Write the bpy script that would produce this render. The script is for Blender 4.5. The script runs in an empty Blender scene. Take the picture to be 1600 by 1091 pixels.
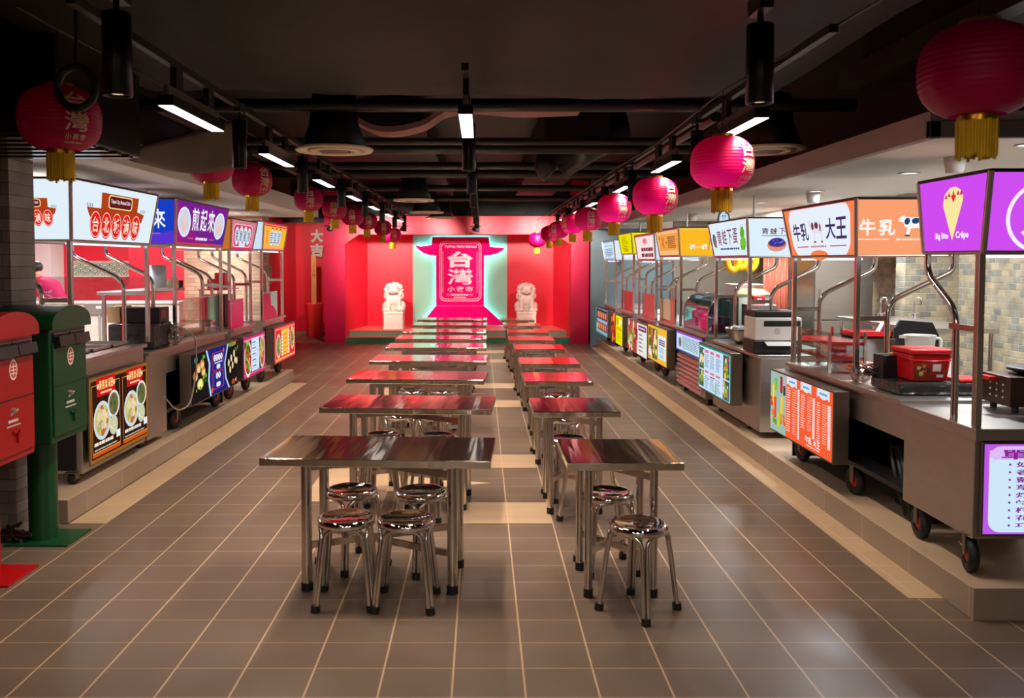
import bpy, bmesh, math, random
from math import pi, sin, cos, radians
from mathutils import Vector, Matrix
random.seed(7)
SC = bpy.context.scene
COL = SC.collection

# ------------------------------------------------------------------ camera, world, exposure
cam_d = bpy.data.cameras.new('camera'); cam = bpy.data.objects.new('camera', cam_d); COL.objects.link(cam)
cam.location = (0, 0, 1.76); cam.rotation_euler = (radians(90 - 2.6), 0, 0)
cam_d.sensor_width = 36; cam_d.lens = 30.375; cam_d.shift_x = 0.03; cam_d.shift_y = -0.0476
cam_d.clip_start = 0.05; cam_d.clip_end = 200
cam_d.dof.use_dof = True; cam_d.dof.focus_distance = 6.5; cam_d.dof.aperture_fstop = 3.2
SC.camera = cam
w = bpy.data.worlds.new('world'); SC.world = w; w.use_nodes = True
w.node_tree.nodes['Background'].inputs[0].default_value = (0.5, 0.5, 0.55, 1)
w.node_tree.nodes['Background'].inputs[1].default_value = 0.02
SC.view_settings.view_transform = 'Standard'; SC.view_settings.look = 'None'
SC.view_settings.gamma = 1; SC.view_settings.use_curve_mapping = False
SC.view_settings.exposure = 0.0
SC.cycles.use_denoising = True
SC.cycles.max_bounces = 8
SC.cycles.sample_clamp_indirect = 6

WARM = (1.0, 0.80, 0.58); COOL = (0.86, 0.94, 1.0); NEUT = (1.0, 0.93, 0.84)
def area_light(name, loc, sx, sy, power, col, rot=(0, 0, 0), spread=180):
    d = bpy.data.lights.new(name, 'AREA'); d.shape = 'RECTANGLE'; d.size = sx; d.size_y = sy
    d.energy = power; d.color = col; d.spread = radians(spread)
    o = bpy.data.objects.new(name, d); COL.objects.link(o); o.location = loc; o.rotation_euler = rot
    return o
def spot_light(name, loc, power, col, angle, rot=(0, 0, 0), radius=0.04, blend=0.5):
    d = bpy.data.lights.new(name, 'SPOT'); d.energy = power; d.color = col
    d.spot_size = radians(angle); d.spot_blend = blend; d.shadow_soft_size = radius
    o = bpy.data.objects.new(name, d); COL.objects.link(o); o.location = loc; o.rotation_euler = rot
    return o

# ------------------------------------------------------------------ helpers
def lin(c):
    f = lambda x: (x / 12.92 if x <= 0.04045 else ((x + 0.055) / 1.055) ** 2.4)
    return tuple(f(x / 255.0) for x in c[:3])
MATS = {}
def mat(name, rgb=(128, 128, 128), rough=0.5, metal=0.0, nscale=6.0, namt=0.06, bump=0.0, bscale=None, stretch=(1, 1, 1), spec=0.5, trans=0.0, sheen=0.0):
    if name in MATS: return MATS[name]
    m = bpy.data.materials.new(name); m.use_nodes = True; MATS[name] = m
    nt = m.node_tree; b = nt.nodes['Principled BSDF']
    b.inputs['Roughness'].default_value = rough; b.inputs['Metallic'].default_value = metal
    b.inputs['Specular IOR Level'].default_value = spec
    c = lin(rgb)
    tc = nt.nodes.new('ShaderNodeTexCoord'); mp = nt.nodes.new('ShaderNodeMapping'); mp.inputs['Scale'].default_value = stretch
    nz = nt.nodes.new('ShaderNodeTexNoise'); nz.inputs['Scale'].default_value = nscale; nz.inputs['Detail'].default_value = 3
    mx = nt.nodes.new('ShaderNodeMix'); mx.data_type = 'RGBA'
    mx.inputs[6].default_value = tuple(max(0, x * (1 - namt)) for x in c) + (1,)
    mx.inputs[7].default_value = tuple(min(1, x * (1 + namt)) for x in c) + (1,)
    L = nt.links.new
    L(tc.outputs['Object'], mp.inputs['Vector']); L(mp.outputs['Vector'], nz.inputs['Vector'])
    L(nz.outputs['Fac'], mx.inputs[0]); L(mx.outputs[2], b.inputs['Base Color'])
    if bump:
        nb = nt.nodes.new('ShaderNodeTexNoise'); nb.inputs['Scale'].default_value = bscale or nscale; nb.inputs['Detail'].default_value = 2
        bp = nt.nodes.new('ShaderNodeBump'); bp.inputs['Strength'].default_value = bump; bp.inputs['Distance'].default_value = 0.02
        L(mp.outputs['Vector'], nb.inputs['Vector']); L(nb.outputs['Fac'], bp.inputs['Height']); L(bp.outputs['Normal'], b.inputs['Normal'])
    if trans:
        b.inputs['Transmission Weight'].default_value = trans
    return m
def emit(rgb, s=1.0):
    k = ('e', tuple(rgb), s)
    if k in MATS: return MATS[k]
    m = bpy.data.materials.new('glow'); m.use_nodes = True; MATS[k] = m
    nt = m.node_tree; nt.nodes.clear()
    e = nt.nodes.new('ShaderNodeEmission'); e.inputs[0].default_value = lin(rgb) + (1,); e.inputs[1].default_value = s
    o = nt.nodes.new('ShaderNodeOutputMaterial'); nt.links.new(e.outputs[0], o.inputs[0])
    return m
def plain(rgb, rough=0.8):
    k = ('p', tuple(rgb), rough)
    if k not in MATS:
        m = mat('print_%d_%d_%d_%d' % (rgb[0], rgb[1], rgb[2], int(rough * 100)), rgb, rough, namt=0.03, spec=0.15); MATS[k] = m
    return MATS[k]
def glass_mat(name, tint=(235, 245, 242), gloss=0.10, rough=0.02):
    if name in MATS: return MATS[name]
    m = bpy.data.materials.new(name); m.use_nodes = True; MATS[name] = m
    nt = m.node_tree; nt.nodes.clear()
    t = nt.nodes.new('ShaderNodeBsdfTransparent'); t.inputs[0].default_value = lin(tint) + (1,)
    g = nt.nodes.new('ShaderNodeBsdfGlossy'); g.inputs['Roughness'].default_value = rough
    fr = nt.nodes.new('ShaderNodeLayerWeight'); fr.inputs[0].default_value = 0.25
    ad = nt.nodes.new('ShaderNodeMath'); ad.operation = 'MULTIPLY_ADD'; ad.inputs[1].default_value = 0.5; ad.inputs[2].default_value = gloss
    mx = nt.nodes.new('ShaderNodeMixShader'); o = nt.nodes.new('ShaderNodeOutputMaterial')
    L = nt.links.new
    L(fr.outputs['Facing'], ad.inputs[0]); L(ad.outputs[0], mx.inputs[0]); L(t.outputs[0], mx.inputs[1]); L(g.outputs[0], mx.inputs[2]); L(mx.outputs[0], o.inputs[0])
    return m
def brick_mat(name, axes, bw, bh, c1, c2, cm, mortar=0.004, offset=0.5, shift=(0, 0), rough=0.6, bump=0.3, namt=0.25, nscale=4.0, rvar=0.0, smooth=0.1, freq=2, faint=0):
    m = bpy.data.materials.new(name); m.use_nodes = True; MATS[name] = m
    nt = m.node_tree; b = nt.nodes['Principled BSDF']; L = nt.links.new
    tc = nt.nodes.new('ShaderNodeTexCoord'); sp = nt.nodes.new('ShaderNodeSeparateXYZ'); cb = nt.nodes.new('ShaderNodeCombineXYZ')
    L(tc.outputs['Object'], sp.inputs[0])
    for i in range(2):
        a = nt.nodes.new('ShaderNodeMath'); a.operation = 'ADD'; a.inputs[1].default_value = shift[i]
        L(sp.outputs['XYZ'.index(axes[i])], a.inputs[0]); L(a.outputs[0], cb.inputs[i])
    bt = nt.nodes.new('ShaderNodeTexBrick'); bt.offset = offset; bt.offset_frequency = freq
    bt.inputs['Scale'].default_value = 1; bt.inputs['Brick Width'].default_value = bw; bt.inputs['Row Height'].default_value = bh
    bt.inputs['Mortar Size'].default_value = mortar; bt.inputs['Mortar Smooth'].default_value = smooth; bt.inputs['Bias'].default_value = 0
    bt.inputs['Color1'].default_value = lin(c1) + (1,); bt.inputs['Color2'].default_value = lin(c2) + (1,); bt.inputs['Mortar'].default_value = lin(cm) + (1,)
    L(cb.outputs[0], bt.inputs['Vector'])
    nz = nt.nodes.new('ShaderNodeTexNoise'); nz.inputs['Scale'].default_value = nscale; nz.inputs['Detail'].default_value = 6
    L(tc.outputs['Object'], nz.inputs['Vector'])
    rm = nt.nodes.new('ShaderNodeMapRange'); rm.inputs[1].default_value = 0.25; rm.inputs[2].default_value = 0.75
    rm.inputs[3].default_value = 1 - namt; rm.inputs[4].default_value = 1 + namt
    L(nz.outputs['Fac'], rm.inputs[0])
    mx = nt.nodes.new('ShaderNodeMix'); mx.data_type = 'RGBA'; mx.blend_type = 'MULTIPLY'; mx.inputs[0].default_value = 1
    L(bt.outputs['Color'], mx.inputs[6]); L(rm.outputs[0], mx.inputs[7]); L(mx.outputs[2], b.inputs['Base Color'])
    b.inputs['Roughness'].default_value = rough
    if rvar:
        r2 = nt.nodes.new('ShaderNodeMapRange'); r2.inputs[1].default_value = 0.3; r2.inputs[2].default_value = 0.7
        r2.inputs[3].default_value = rough - rvar; r2.inputs[4].default_value = rough + rvar
        L(nz.outputs['Fac'], r2.inputs[0]); L(r2.outputs[0], b.inputs['Roughness'])
    if faint:
        b2 = nt.nodes.new('ShaderNodeTexBrick'); b2.offset = 0; b2.inputs['Scale'].default_value = 1; b2.inputs['Brick Width'].default_value = 1000; b2.inputs['Row Height'].default_value = faint
        b2.inputs['Mortar Size'].default_value = mortar * 0.8; b2.inputs['Mortar Smooth'].default_value = smooth
        av = nt.nodes.new('ShaderNodeVectorMath'); av.operation = 'ADD'; av.inputs[1].default_value = (500, 0, 0); L(cb.outputs[0], av.inputs[0]); L(av.outputs[0], b2.inputs['Vector'])
        sc2 = nt.nodes.new('ShaderNodeMath'); sc2.operation = 'MULTIPLY'; sc2.inputs[1].default_value = 0.6; L(b2.outputs['Fac'], sc2.inputs[0])
        m3 = nt.nodes.new('ShaderNodeMix'); m3.data_type = 'RGBA'; L(sc2.outputs[0], m3.inputs[0]); L(mx.outputs[2], m3.inputs[6]); m3.inputs[7].default_value = lin(cm) + (1,)
        L(m3.outputs[2], b.inputs['Base Color'])
    if bump:
        inv = nt.nodes.new('ShaderNodeMath'); inv.operation = 'SUBTRACT'; inv.inputs[0].default_value = 1
        L(bt.outputs['Fac'], inv.inputs[1])
        bp = nt.nodes.new('ShaderNodeBump'); bp.inputs['Strength'].default_value = bump; bp.inputs['Distance'].default_value = 0.01
        L(inv.outputs[0], bp.inputs['Height']); L(bp.outputs['Normal'], b.inputs['Normal'])
    return m

class MB:
    """collects shapes, links them as one mesh object"""
    def __init__(s): s.v = []; s.f = []; s.mi = []; s.sm = []; s.mats = []
    def idx(s, m):
        if m not in s.mats: s.mats.append(m)
        return s.mats.index(m)
    def add(s, vs, fs, m, smooth=False, M=None):
        n = len(s.v); k = s.idx(m)
        for p in vs:
            p = Vector(p); s.v.append(M @ p if M else p)
        for f in fs: s.f.append([n + i for i in f]); s.mi.append(k); s.sm.append(smooth)
        return s
    def box(s, a, b, m, M=None):
        x0, y0, z0 = [min(a[i], b[i]) for i in range(3)]; x1, y1, z1 = [max(a[i], b[i]) for i in range(3)]
        vs = [(x0, y0, z0), (x1, y0, z0), (x1, y1, z0), (x0, y1, z0), (x0, y0, z1), (x1, y0, z1), (x1, y1, z1), (x0, y1, z1)]
        return s.add(vs, [(0, 3, 2, 1), (4, 5, 6, 7), (0, 1, 5, 4), (1, 2, 6, 5), (2, 3, 7, 6), (3, 0, 4, 7)], m, False, M)
    def hexa(s, vs, m):
        return s.add(vs, [(0, 3, 2, 1), (4, 5, 6, 7), (0, 1, 5, 4), (1, 2, 6, 5), (2, 3, 7, 6), (3, 0, 4, 7)], m)
    def cyl(s, p0, p1, r0, m, r1=None, n=16, cap=True, smooth=True):
        r1 = r0 if r1 is None else r1
        p0 = Vector(p0); p1 = Vector(p1); d = (p1 - p0).normalized()
        u = d.orthogonal().normalized(); t = d.cross(u)
        vs = [p0 + (u * cos(2 * pi * i / n) + t * sin(2 * pi * i / n)) * r0 for i in range(n)] + [p1 + (u * cos(2 * pi * i / n) + t * sin(2 * pi * i / n)) * r1 for i in range(n)]
        s.add(vs, [(i, (i + 1) % n, n + (i + 1) % n, n + i) for i in range(n)], m, smooth)
        if cap: s.add(vs, [tuple(range(n))[::-1], tuple(range(n, 2 * n))], m)
        return s
    def tube(s, pts, r, m, n=10, closed=False, rs=None):
        pts = [Vector(p) for p in pts]; N = len(pts); vs = []; prev = None
        for i, p in enumerate(pts):
            a = pts[i - 1] if (i or closed) else p; b = pts[(i + 1) % N] if (i < N - 1 or closed) else p
            d = (b - a).normalized()
            if prev is None: u = d.orthogonal().normalized()
            else:
                u = prev - d * prev.dot(d); u = u.normalized() if u.length > 1e-6 else d.orthogonal().normalized()
            prev = u; t = d.cross(u); rr = rs[i] if rs else r
            for k in range(n): vs.append(p + (u * cos(2 * pi * k / n) + t * sin(2 * pi * k / n)) * rr)
        fs = []
        for i in range(N if closed else N - 1):
            j = (i + 1) % N
            for k in range(n): fs.append((i * n + k, i * n + (k + 1) % n, j * n + (k + 1) % n, j * n + k))
        s.add(vs, fs, m, True)
        if not closed: s.add(vs, [tuple(range(n))[::-1], tuple(range((N - 1) * n, N * n))], m)
        return s
    def lathe(s, prof, m, c=(0, 0, 0), n=24, smooth=True, M=None, a0=0, a1=2 * pi):
        full = abs(a1 - a0 - 2 * pi) < 1e-6; vs = []; K = len(prof); nn = n if full else n + 1
        for i in range(nn):
            a = a0 + (a1 - a0) * i / n
            for r, z in prof: vs.append((c[0] + r * cos(a), c[1] + r * sin(a), c[2] + z))
        fs = []
        for i in range(n):
            j = (i + 1) % nn
            for k in range(K - 1): fs.append((i * K + k, j * K + k, j * K + k + 1, i * K + k + 1))
        return s.add(vs, fs, m, smooth, M)
    def prism(s, poly, m, o, u, v, d, smooth=False):
        """polygon poly in the plane o + a*u + b*v, extruded by vector d"""
        o = Vector(o); u = Vector(u); v = Vector(v); d = Vector(d); n = len(poly)
        A = [o + u * a + v * b for a, b in poly]; B = [p + d for p in A]
        s.add(A + B, [tuple(range(n)), tuple(range(2 * n - 1, n - 1, -1))], m)
        s.add(A + B, [(i, n + i, n + (i + 1) % n, (i + 1) % n) for i in range(n)], m, smooth)
        return s
    def ball(s, c, r, m, n=16, k=10, M=None):
        if not hasattr(r, '__len__'): r = (r, r, r)
        vs = []; fs = []
        for i in range(k + 1):
            t = pi * i / k
            for j in range(n):
                a = 2 * pi * j / n; vs.append((c[0] + r[0] * sin(t) * cos(a), c[1] + r[1] * sin(t) * sin(a), c[2] + r[2] * cos(t)))
        for i in range(k):
            for j in range(n): fs.append((i * n + j, (i + 1) * n + j, (i + 1) * n + (j + 1) % n, i * n + (j + 1) % n))
        return s.add(vs, fs, m, True, M)
    def build(s, name, parent=None, bevel=0, loc=None, kind=None):
        me = bpy.data.meshes.new(name); me.from_pydata([tuple(p) for p in s.v], [], s.f)
        for m in s.mats: me.materials.append(m)
        me.polygons.foreach_set('material_index', s.mi); me.polygons.foreach_set('use_smooth', s.sm); me.update()
        o = bpy.data.objects.new(name, me); COL.objects.link(o)
        if parent: o.parent = parent
        if loc: o.location = loc
        if kind: o['kind'] = kind
        if bevel:
            b = o.modifiers.new('bevel', 'BEVEL'); b.width = bevel; b.segments = 2; b.limit_method = 'ANGLE'; b.angle_limit = radians(50)
        return o
def tag(o, label, cat, group=None):
    o['label'] = label; o['category'] = cat
    if group: o['group'] = group
    return o
def thing(name, label, cat, loc=(0, 0, 0), rz=0, group=None):
    o = bpy.data.objects.new(name, None); COL.objects.link(o); o.location = loc; o.rotation_euler = (0, 0, rz); o.empty_display_size = 0.1
    return tag(o, label, cat, group)
KIDS = {}
def kids(o):
    return list(o.children)
def dup(o, loc=None, rz=None, label=None, parent=None):
    c = o.copy(); COL.objects.link(c)
    if parent: c.parent = parent
    if loc is not None: c.location = loc
    if rz is not None: c.rotation_euler = (0, 0, rz)
    if label: c['label'] = label
    for ch in o.children: dup(ch, parent=c)
    return c
def structure(name, mb, bevel=0):
    return mb.build(name, bevel=bevel, kind='structure')
def bend(pts, r=0.06, n=5):
    """polyline with rounded corners"""
    pts = [Vector(p) for p in pts]; out = [pts[0]]
    for i in range(1, len(pts) - 1):
        a, b, c = pts[i - 1], pts[i], pts[i + 1]
        d0 = (a - b); d1 = (c - b); q = min(r, d0.length * 0.45, d1.length * 0.45)
        p0 = b + d0.normalized() * q; p1 = b + d1.normalized() * q
        for k in range(n + 1):
            t = k / n; out.append(p0 * (1 - t) ** 2 + b * 2 * t * (1 - t) + p1 * t * t)
    out.append(pts[-1]); return out

TXT = {}
def glyphs(body, bold=0.0):
    k = (body, bold)
    if k not in TXT:
        c = bpy.data.curves.new('lettering', 'FONT'); c.body = body; c.size = 1; c.offset = bold; c.resolution_u = 3; c.align_x = 'CENTER'
        o = bpy.data.objects.new('lettering', c); COL.objects.link(o)
        dg = bpy.context.evaluated_depsgraph_get()
        me = bpy.data.meshes.new_from_object(o.evaluated_get(dg))
        V = [(v.co.x, v.co.y) for v in me.vertices]; F = [tuple(p.vertices) for p in me.polygons]
        bpy.data.objects.remove(o); bpy.data.curves.remove(c); bpy.data.meshes.remove(me)
        if not V: V = [(0, 0)]
        x0 = min(p[0] for p in V); x1 = max(p[0] for p in V); y0 = min(p[1] for p in V); y1 = max(p[1] for p in V)
        TXT[k] = ([((x - x0) / max(1e-6, x1 - x0), (y - y0) / max(1e-6, y1 - y0)) for x, y in V], F, (x1 - x0) / max(1e-6, y1 - y0))
    return TXT[k]

class Art(MB):
    """flat print on a four-cornered panel: (u, v) run 0..1 from lower left; every layer stands a hair prouder"""
    def __init__(s, BL, BR, TR, TL, lit=1.0, step=0.00012):
        super().__init__(); s.q = [Vector(p) for p in (BL, BR, TR, TL)]; s.lit = lit; s.step = min(step, 0.00012); s.k = 2; s.inc = 1
        s.w = (s.q[1] - s.q[0]).length; s.h = (s.q[3] - s.q[0]).length; s.n = (s.q[1] - s.q[0]).cross(s.q[3] - s.q[0]).normalized()
    def P(s, u, v):
        a, b, c, d = s.q
        return a * (1 - u) * (1 - v) + b * u * (1 - v) + c * u * v + d * (1 - u) * v + s.n * (s.k * s.step)
    def M(s, c): return emit(c, s.lit) if s.lit else plain(c, 0.8)
    def poly(s, pts, c):
        s.add([s.P(u, v) for u, v in pts], [tuple(range(len(pts)))], s.M(c)); s.k += s.inc; return s
    def rect(s, u0, v0, u1, v1, c): return s.poly([(u0, v0), (u1, v0), (u1, v1), (u0, v1)], c)
    def ell(s, u, v, ru, rv, c, n=24, rot=0):
        return s.poly([(u + ru * cos(2 * pi * i / n), v + rv * sin(2 * pi * i / n)) for i in range(n)], c)
    def disc(s, u, v, r, c, n=24):
        return s.ell(u, v, r / s.w, r / s.h, c, n)
    def rrect(s, u0, v0, u1, v1, r, c, n=5):
        ru, rv = r / s.w, r / s.h; p = []
        for cu, cv, a in ((u1 - ru, v1 - rv, 0), (u0 + ru, v1 - rv, 1), (u0 + ru, v0 + rv, 2), (u1 - ru, v0 + rv, 3)):
            for i in range(n + 1):
                t = (a + i / n) * pi / 2; p.append((cu + ru * cos(t), cv + rv * sin(t)))
        return s.poly(p, c)
    def text(s, body, u0, v0, u1, v1, c, bold=0.01, keep=False):
        V, F, asp = glyphs(body, bold)
        if keep:
            bw = (u1 - u0) * s.w; bh = (v1 - v0) * s.h
            if asp * bh < bw:
                d = (bw - asp * bh) / 2 / s.w; u0 += d; u1 -= d
            else:
                d = (bh - bw / asp) / 2 / s.h; v0 += d; v1 -= d
        s.add([s.P(u0 + (u1 - u0) * x, v0 + (v1 - v0) * y) for x, y in V], F, s.M(c)); s.k += s.inc; return s
    def lines(s, u0, v0, u1, v1, n, c, seed=0, fill=0.5, ragged=0.5):
        rnd = random.Random(seed)
        for i in range(n):
            vc = v1 - (v1 - v0) * (i + 0.5) / n; hh = (v1 - v0) / n * fill / 2
            ue = u0 + (u1 - u0) * (1 - ragged * rnd.random()); x = u0
            while x < ue - 1e-4:
                wd = min((u1 - u0) * rnd.uniform(0.10, 0.24), ue - x)
                s.add([s.P(a, b) for a, b in ((x, vc - hh), (x + wd * 0.86, vc - hh), (x + wd * 0.86, vc + hh), (x, vc + hh))], [(0, 1, 2, 3)], s.M(c)); x += wd
        s.k += s.inc; return s
    def blobs(s, u0, v0, u1, v1, n, cols, r0, r1, seed=0):
        rnd = random.Random(seed); s.inc = 0.25
        for i in range(n):
            s.disc(rnd.uniform(u0, u1), rnd.uniform(v0, v1), rnd.uniform(r0, r1), rnd.choice(cols), 10)
        s.inc = 1; s.k += 1
        return s
    def bowl(s, u, v, r, rim, soup, bits, n=14, seed=0, squash=1.0):
        rnd = random.Random(seed); ru, rv = r / s.w, r / s.h * squash
        s.ell(u, v, ru, rv, rim); s.ell(u, v, ru * 0.82, rv * 0.82, soup); s.inc = 0.25
        for i in range(n):
            a = rnd.uniform(0, 2 * pi); q = 0.62 * rnd.random() ** 0.5; b = rnd.uniform(0.10, 0.24)
            s.ell(u + ru * q * cos(a), v + rv * q * sin(a), ru * b, rv * b, rnd.choice(bits), 8)
        s.inc = 1; s.k += 1
        return s

# ------------------------------------------------------------------ materials
M_steel = mat('brushed_steel', (206, 197, 190), 0.34, 1.0, 5, 0.10, 0.08, 2.2, (1, 1, 6))
M_top = mat('polished_steel_top', (242, 226, 206), 0.11, 1.0, 3, 0.05, 0.20, 1.6, (6, 0.5, 1))
M_tube = mat('chrome_tube', (212, 204, 196), 0.18, 1.0, 8, 0.04, 0.02)
M_chrome = mat('bright_chrome', (226, 222, 220), 0.05, 1.0, 8, 0.03, 0.05, 30)
M_dsteel = mat('dull_steel', (140, 128, 120), 0.40, 1.0, 5, 0.1)
M_rubber = mat('black_rubber', (16, 15, 15), 0.55, 0, 20, 0.2)
M_black = mat('black_paint', (14, 13, 14), 0.45, 0, 10, 0.2)
M_blackgl = mat('black_gloss_metal', (26, 25, 28), 0.28, 0.4, 10, 0.1)
M_ceil = mat('ceiling_black', (20, 17, 16), 0.7, 0, 2, 0.4)
M_duct = mat('duct_dark', (19, 14, 11), 0.62, 0.0, 2, 0.4, 0.25, 2.0, spec=0.25)
M_pipe = mat('pipe_black', (26, 23, 23), 0.42, 0.2, 4, 0.3)
M_white = mat('white_paint', (222, 220, 214), 0.5, 0, 3, 0.04)
M_soffit = mat('soffit_white', (226, 224, 218), 0.6, 0, 1.2, 0.06)
M_fascia = mat('fascia_grey', (150, 140, 136), 0.6, 0, 2, 0.06)
M_red = mat('stage_red', (234, 20, 50), 0.42, 0, 1.5, 0.04)
M_redwall = mat('wall_red', (228, 26, 52), 0.45, 0, 1.5, 0.05)
M_magwall = mat('wall_magenta', (200, 12, 62), 0.42, 0, 1.5, 0.05)
M_dred = mat('riser_green', (60, 132, 100), 0.45, 0, 3, 0.06)
M_sage = mat('riser_sage', (120, 140, 118), 0.45, 0, 3, 0.06)
M_pink = mat('stage_floor_pink', (214, 110, 92), 0.3, 0, 3, 0.06)
M_teal = mat('wall_teal', (104, 122, 128), 0.55, 0, 2, 0.08)
M_mint = mat('mural_mint', (150, 200, 170), 0.5, 0, 3, 0.04)
M_mag = mat('sign_magenta', (236, 0, 118), 0.8, 0, 3, 0.03, spec=0.1)
M_stone = mat('lion_stone', (240, 222, 206), 0.7, 0, 14, 0.12, 0.5, 40)
M_wood = mat('pale_wood', (206, 150, 92), 0.5, 0, 4, 0.18, 0.1, 6, (8, 8, 0.8))
M_lan = mat('lantern_paper', (196, 0, 78), 0.42, 0, 12, 0.06, spec=0.35)
_nt = M_lan.node_tree; _b = _nt.nodes['Principled BSDF']; _t = _nt.nodes.new('ShaderNodeBsdfTranslucent'); _t.inputs[0].default_value = lin((214, 0, 140)) + (1,)
_m = _nt.nodes.new('ShaderNodeMixShader'); _m.inputs[0].default_value = 0.35; _o = [n for n in _nt.nodes if n.type == 'OUTPUT_MATERIAL'][0]
_nt.links.new(_b.outputs[0], _m.inputs[1]); _nt.links.new(_t.outputs[0], _m.inputs[2]); _nt.links.new(_m.outputs[0], _o.inputs[0])
M_gold = mat('gold_band', (190, 130, 40), 0.3, 0.9, 20, 0.15)
M_tas = mat('yellow_tassel', (226, 176, 20), 0.7, 0, 60, 0.25, 0, None, (1, 1, 0.05))
M_letter = mat('lantern_letter', (226, 190, 160), 0.5, 0, 8, 0.05)
M_mgreen = mat('mailbox_green', (6, 66, 34), 0.34, 0, 4, 0.08)
M_mred = mat('mailbox_red', (172, 4, 14), 0.36, 0, 4, 0.06)
M_beige = mat('beige_panel', (216, 206, 190), 0.5, 0, 2, 0.05)
M_glass = glass_mat('clear_glass')
M_pinkac = mat('pink_acrylic', (235, 10, 110), 0.2, 0, 3, 0.04)
M_redac = mat('red_acrylic', (224, 40, 44), 0.25, 0, 5, 0.12)
M_card = mat('cardboard', (176, 136, 92), 0.7, 0, 6, 0.1)
M_plas = mat('black_plastic_wrap', (46, 44, 44), 0.2, 0, 8, 0.2, 0.9, 14)
M_clear = glass_mat('crumpled_clear_film', (206, 196, 190), 0.28, 0.15)
M_orange = mat('orange_bag', (236, 96, 50), 0.3, 0, 10, 0.12, 0.5, 18)
M_bucket = mat('bucket_red', (190, 14, 24), 0.3, 0, 4, 0.05)
M_tile = brick_mat('wall_white_tile', 'XZ', 0.20, 0.10, (228, 220, 204), (222, 214, 198), (205, 196, 180), 0.003, 0.0, rough=0.3, bump=0.15, namt=0.04)
M_floor = brick_mat('floor_tile', 'XY', 0.30, 1000, (103, 86, 74), (103, 86, 74), (176, 148, 118), 0.0042, 0.0, (0.12 + 3.0, -4.164 + 0.2515 * 40), faint=0.2515, rough=0.36, bump=0.12, namt=0.14, nscale=1.7, rvar=0.07, smooth=0.0)
M_floor.node_tree.nodes['Principled BSDF'].inputs['Specular IOR Level'].default_value = 0.34
M_inlay = brick_mat('floor_inlay_tile', 'XY', 0.30, 0.2515, (184, 156, 126), (176, 148, 119), (196, 168, 138), 0.0042, 0.0, (0.12 + 3.0, -4.164 + 0.2515 * 40), rough=0.40, bump=0.12, namt=0.10, nscale=3, smooth=0.0)
M_plinth = brick_mat('plinth_tile', 'YZ', 0.60, 0.30, (150, 130, 114), (143, 124, 108), (176, 152, 128), 0.004, 0.0, (0, 0.14), rough=0.4, bump=0.1, namt=0.10, nscale=2)
M_brick = brick_mat('grey_brick', 'XZ', 0.15, 0.075, (158, 146, 140), (118, 108, 104), (96, 90, 88), 0.003, 0.5, rough=0.7, bump=0.4, namt=0.3)
M_bricky = brick_mat('tan_brick', 'XZ', 0.20, 0.06, (186, 150, 118), (160, 126, 98), (140, 116, 96), 0.005, 0.5, rough=0.7, bump=0.4, namt=0.2)
M_mosaic = brick_mat('stone_mosaic', 'XZ', 0.108, 0.060, (184, 164, 130), (128, 126, 120), (186, 174, 150), 0.005, 0.5, rough=0.65, bump=0.8, namt=0.35, nscale=7, smooth=0.6)
M_mosaicY = brick_mat('stone_mosaic_side', 'YZ', 0.108, 0.060, (184, 164, 130), (128, 126, 120), (186, 174, 150), 0.005, 0.5, rough=0.65, bump=0.8, namt=0.35, nscale=7, smooth=0.6)
ORD = ['first', 'second', 'third', 'fourth', 'fifth', 'sixth', 'seventh', 'eighth', 'ninth', 'tenth', 'eleventh', 'twelfth']

# ------------------------------------------------------------------ room shell
PZ = 0.16
structure('floor', MB().box((-7.5, -5.0, -0.1), (7.5, 22.5, 0), M_floor))
structure('ceiling', MB().box((-7.5, -5.0, 3.45), (7.5, 22.5, 3.55), M_ceil))
structure('wall_front', MB().box((-7.5, -5.1, 0), (7.5, -5.0, 3.45), M_beige))
structure('wall_right', MB().box((4.75, -5.0, 0), (4.85, 22.5, 3.45), M_mosaicY))
structure('wall_left', MB().box((-6.9, -5.0, 0), (-6.8, 22.5, 3.45), M_redwall))
structure('wall_back', MB().box((-7.5, 20.9, 0), (7.5, 21.0, 3.45), M_redwall))
# pale inlaid floor tiles: borders along the plinths, paired bars in the centre aisle
inl = MB()
inl.box((-2.76, 5.72, 0), (-2.52, 12.4, 0.003), M_inlay); inl.box((2.23, 4.43, 0), (2.41, 17.6, 0.003), M_inlay)
for y0, y1 in ((5.72, 6.22), (7.28, 7.78), (10.33, 10.83), (11.88, 12.36), (14.9, 15.4), (16.45, 16.95)):
    inl.box((-0.12, y0, 0), (0.48, y1, 0.003), M_inlay)
for k in range(3):
    b = 4.6 * k
    inl.box((-1.32, 6.25 + b, 0), (-0.72, 7.25 + b, 0.003), M_inlay)
    inl.add([(-0.72, 6.52 + b, 0.003), (0.08, 6.77 + b, 0.003), (-0.72, 7.02 + b, 0.003)], [(0, 1, 2)], M_inlay)
structure('floor_inlay', inl)
# stall plinths
structure('plinth_right', MB().box((2.41, 4.18, 0), (4.75, 17.9, PZ), M_plinth), 0.004)
structure('plinth_left', MB().box((-6.8, 5.72, 0), (-2.77, 12.7, PZ), M_plinth), 0.004)
structure('plinth_side_right', MB().box((2.411, 4.16, 0), (4.74, 4.18, PZ - 0.001), brick_mat('plinth_tile_end', 'XZ', 0.6, 0.3, (150, 130, 114), (143, 124, 108), (176, 152, 128), 0.004, 0, (0, 0.14), rough=0.4, bump=0.1, namt=0.1)))
# brick end wall beside the mailboxes
structure('wall_brick', MB().box((-6.8, 5.42, 0), (-2.95, 5.72, 2.42), M_brick))
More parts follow.
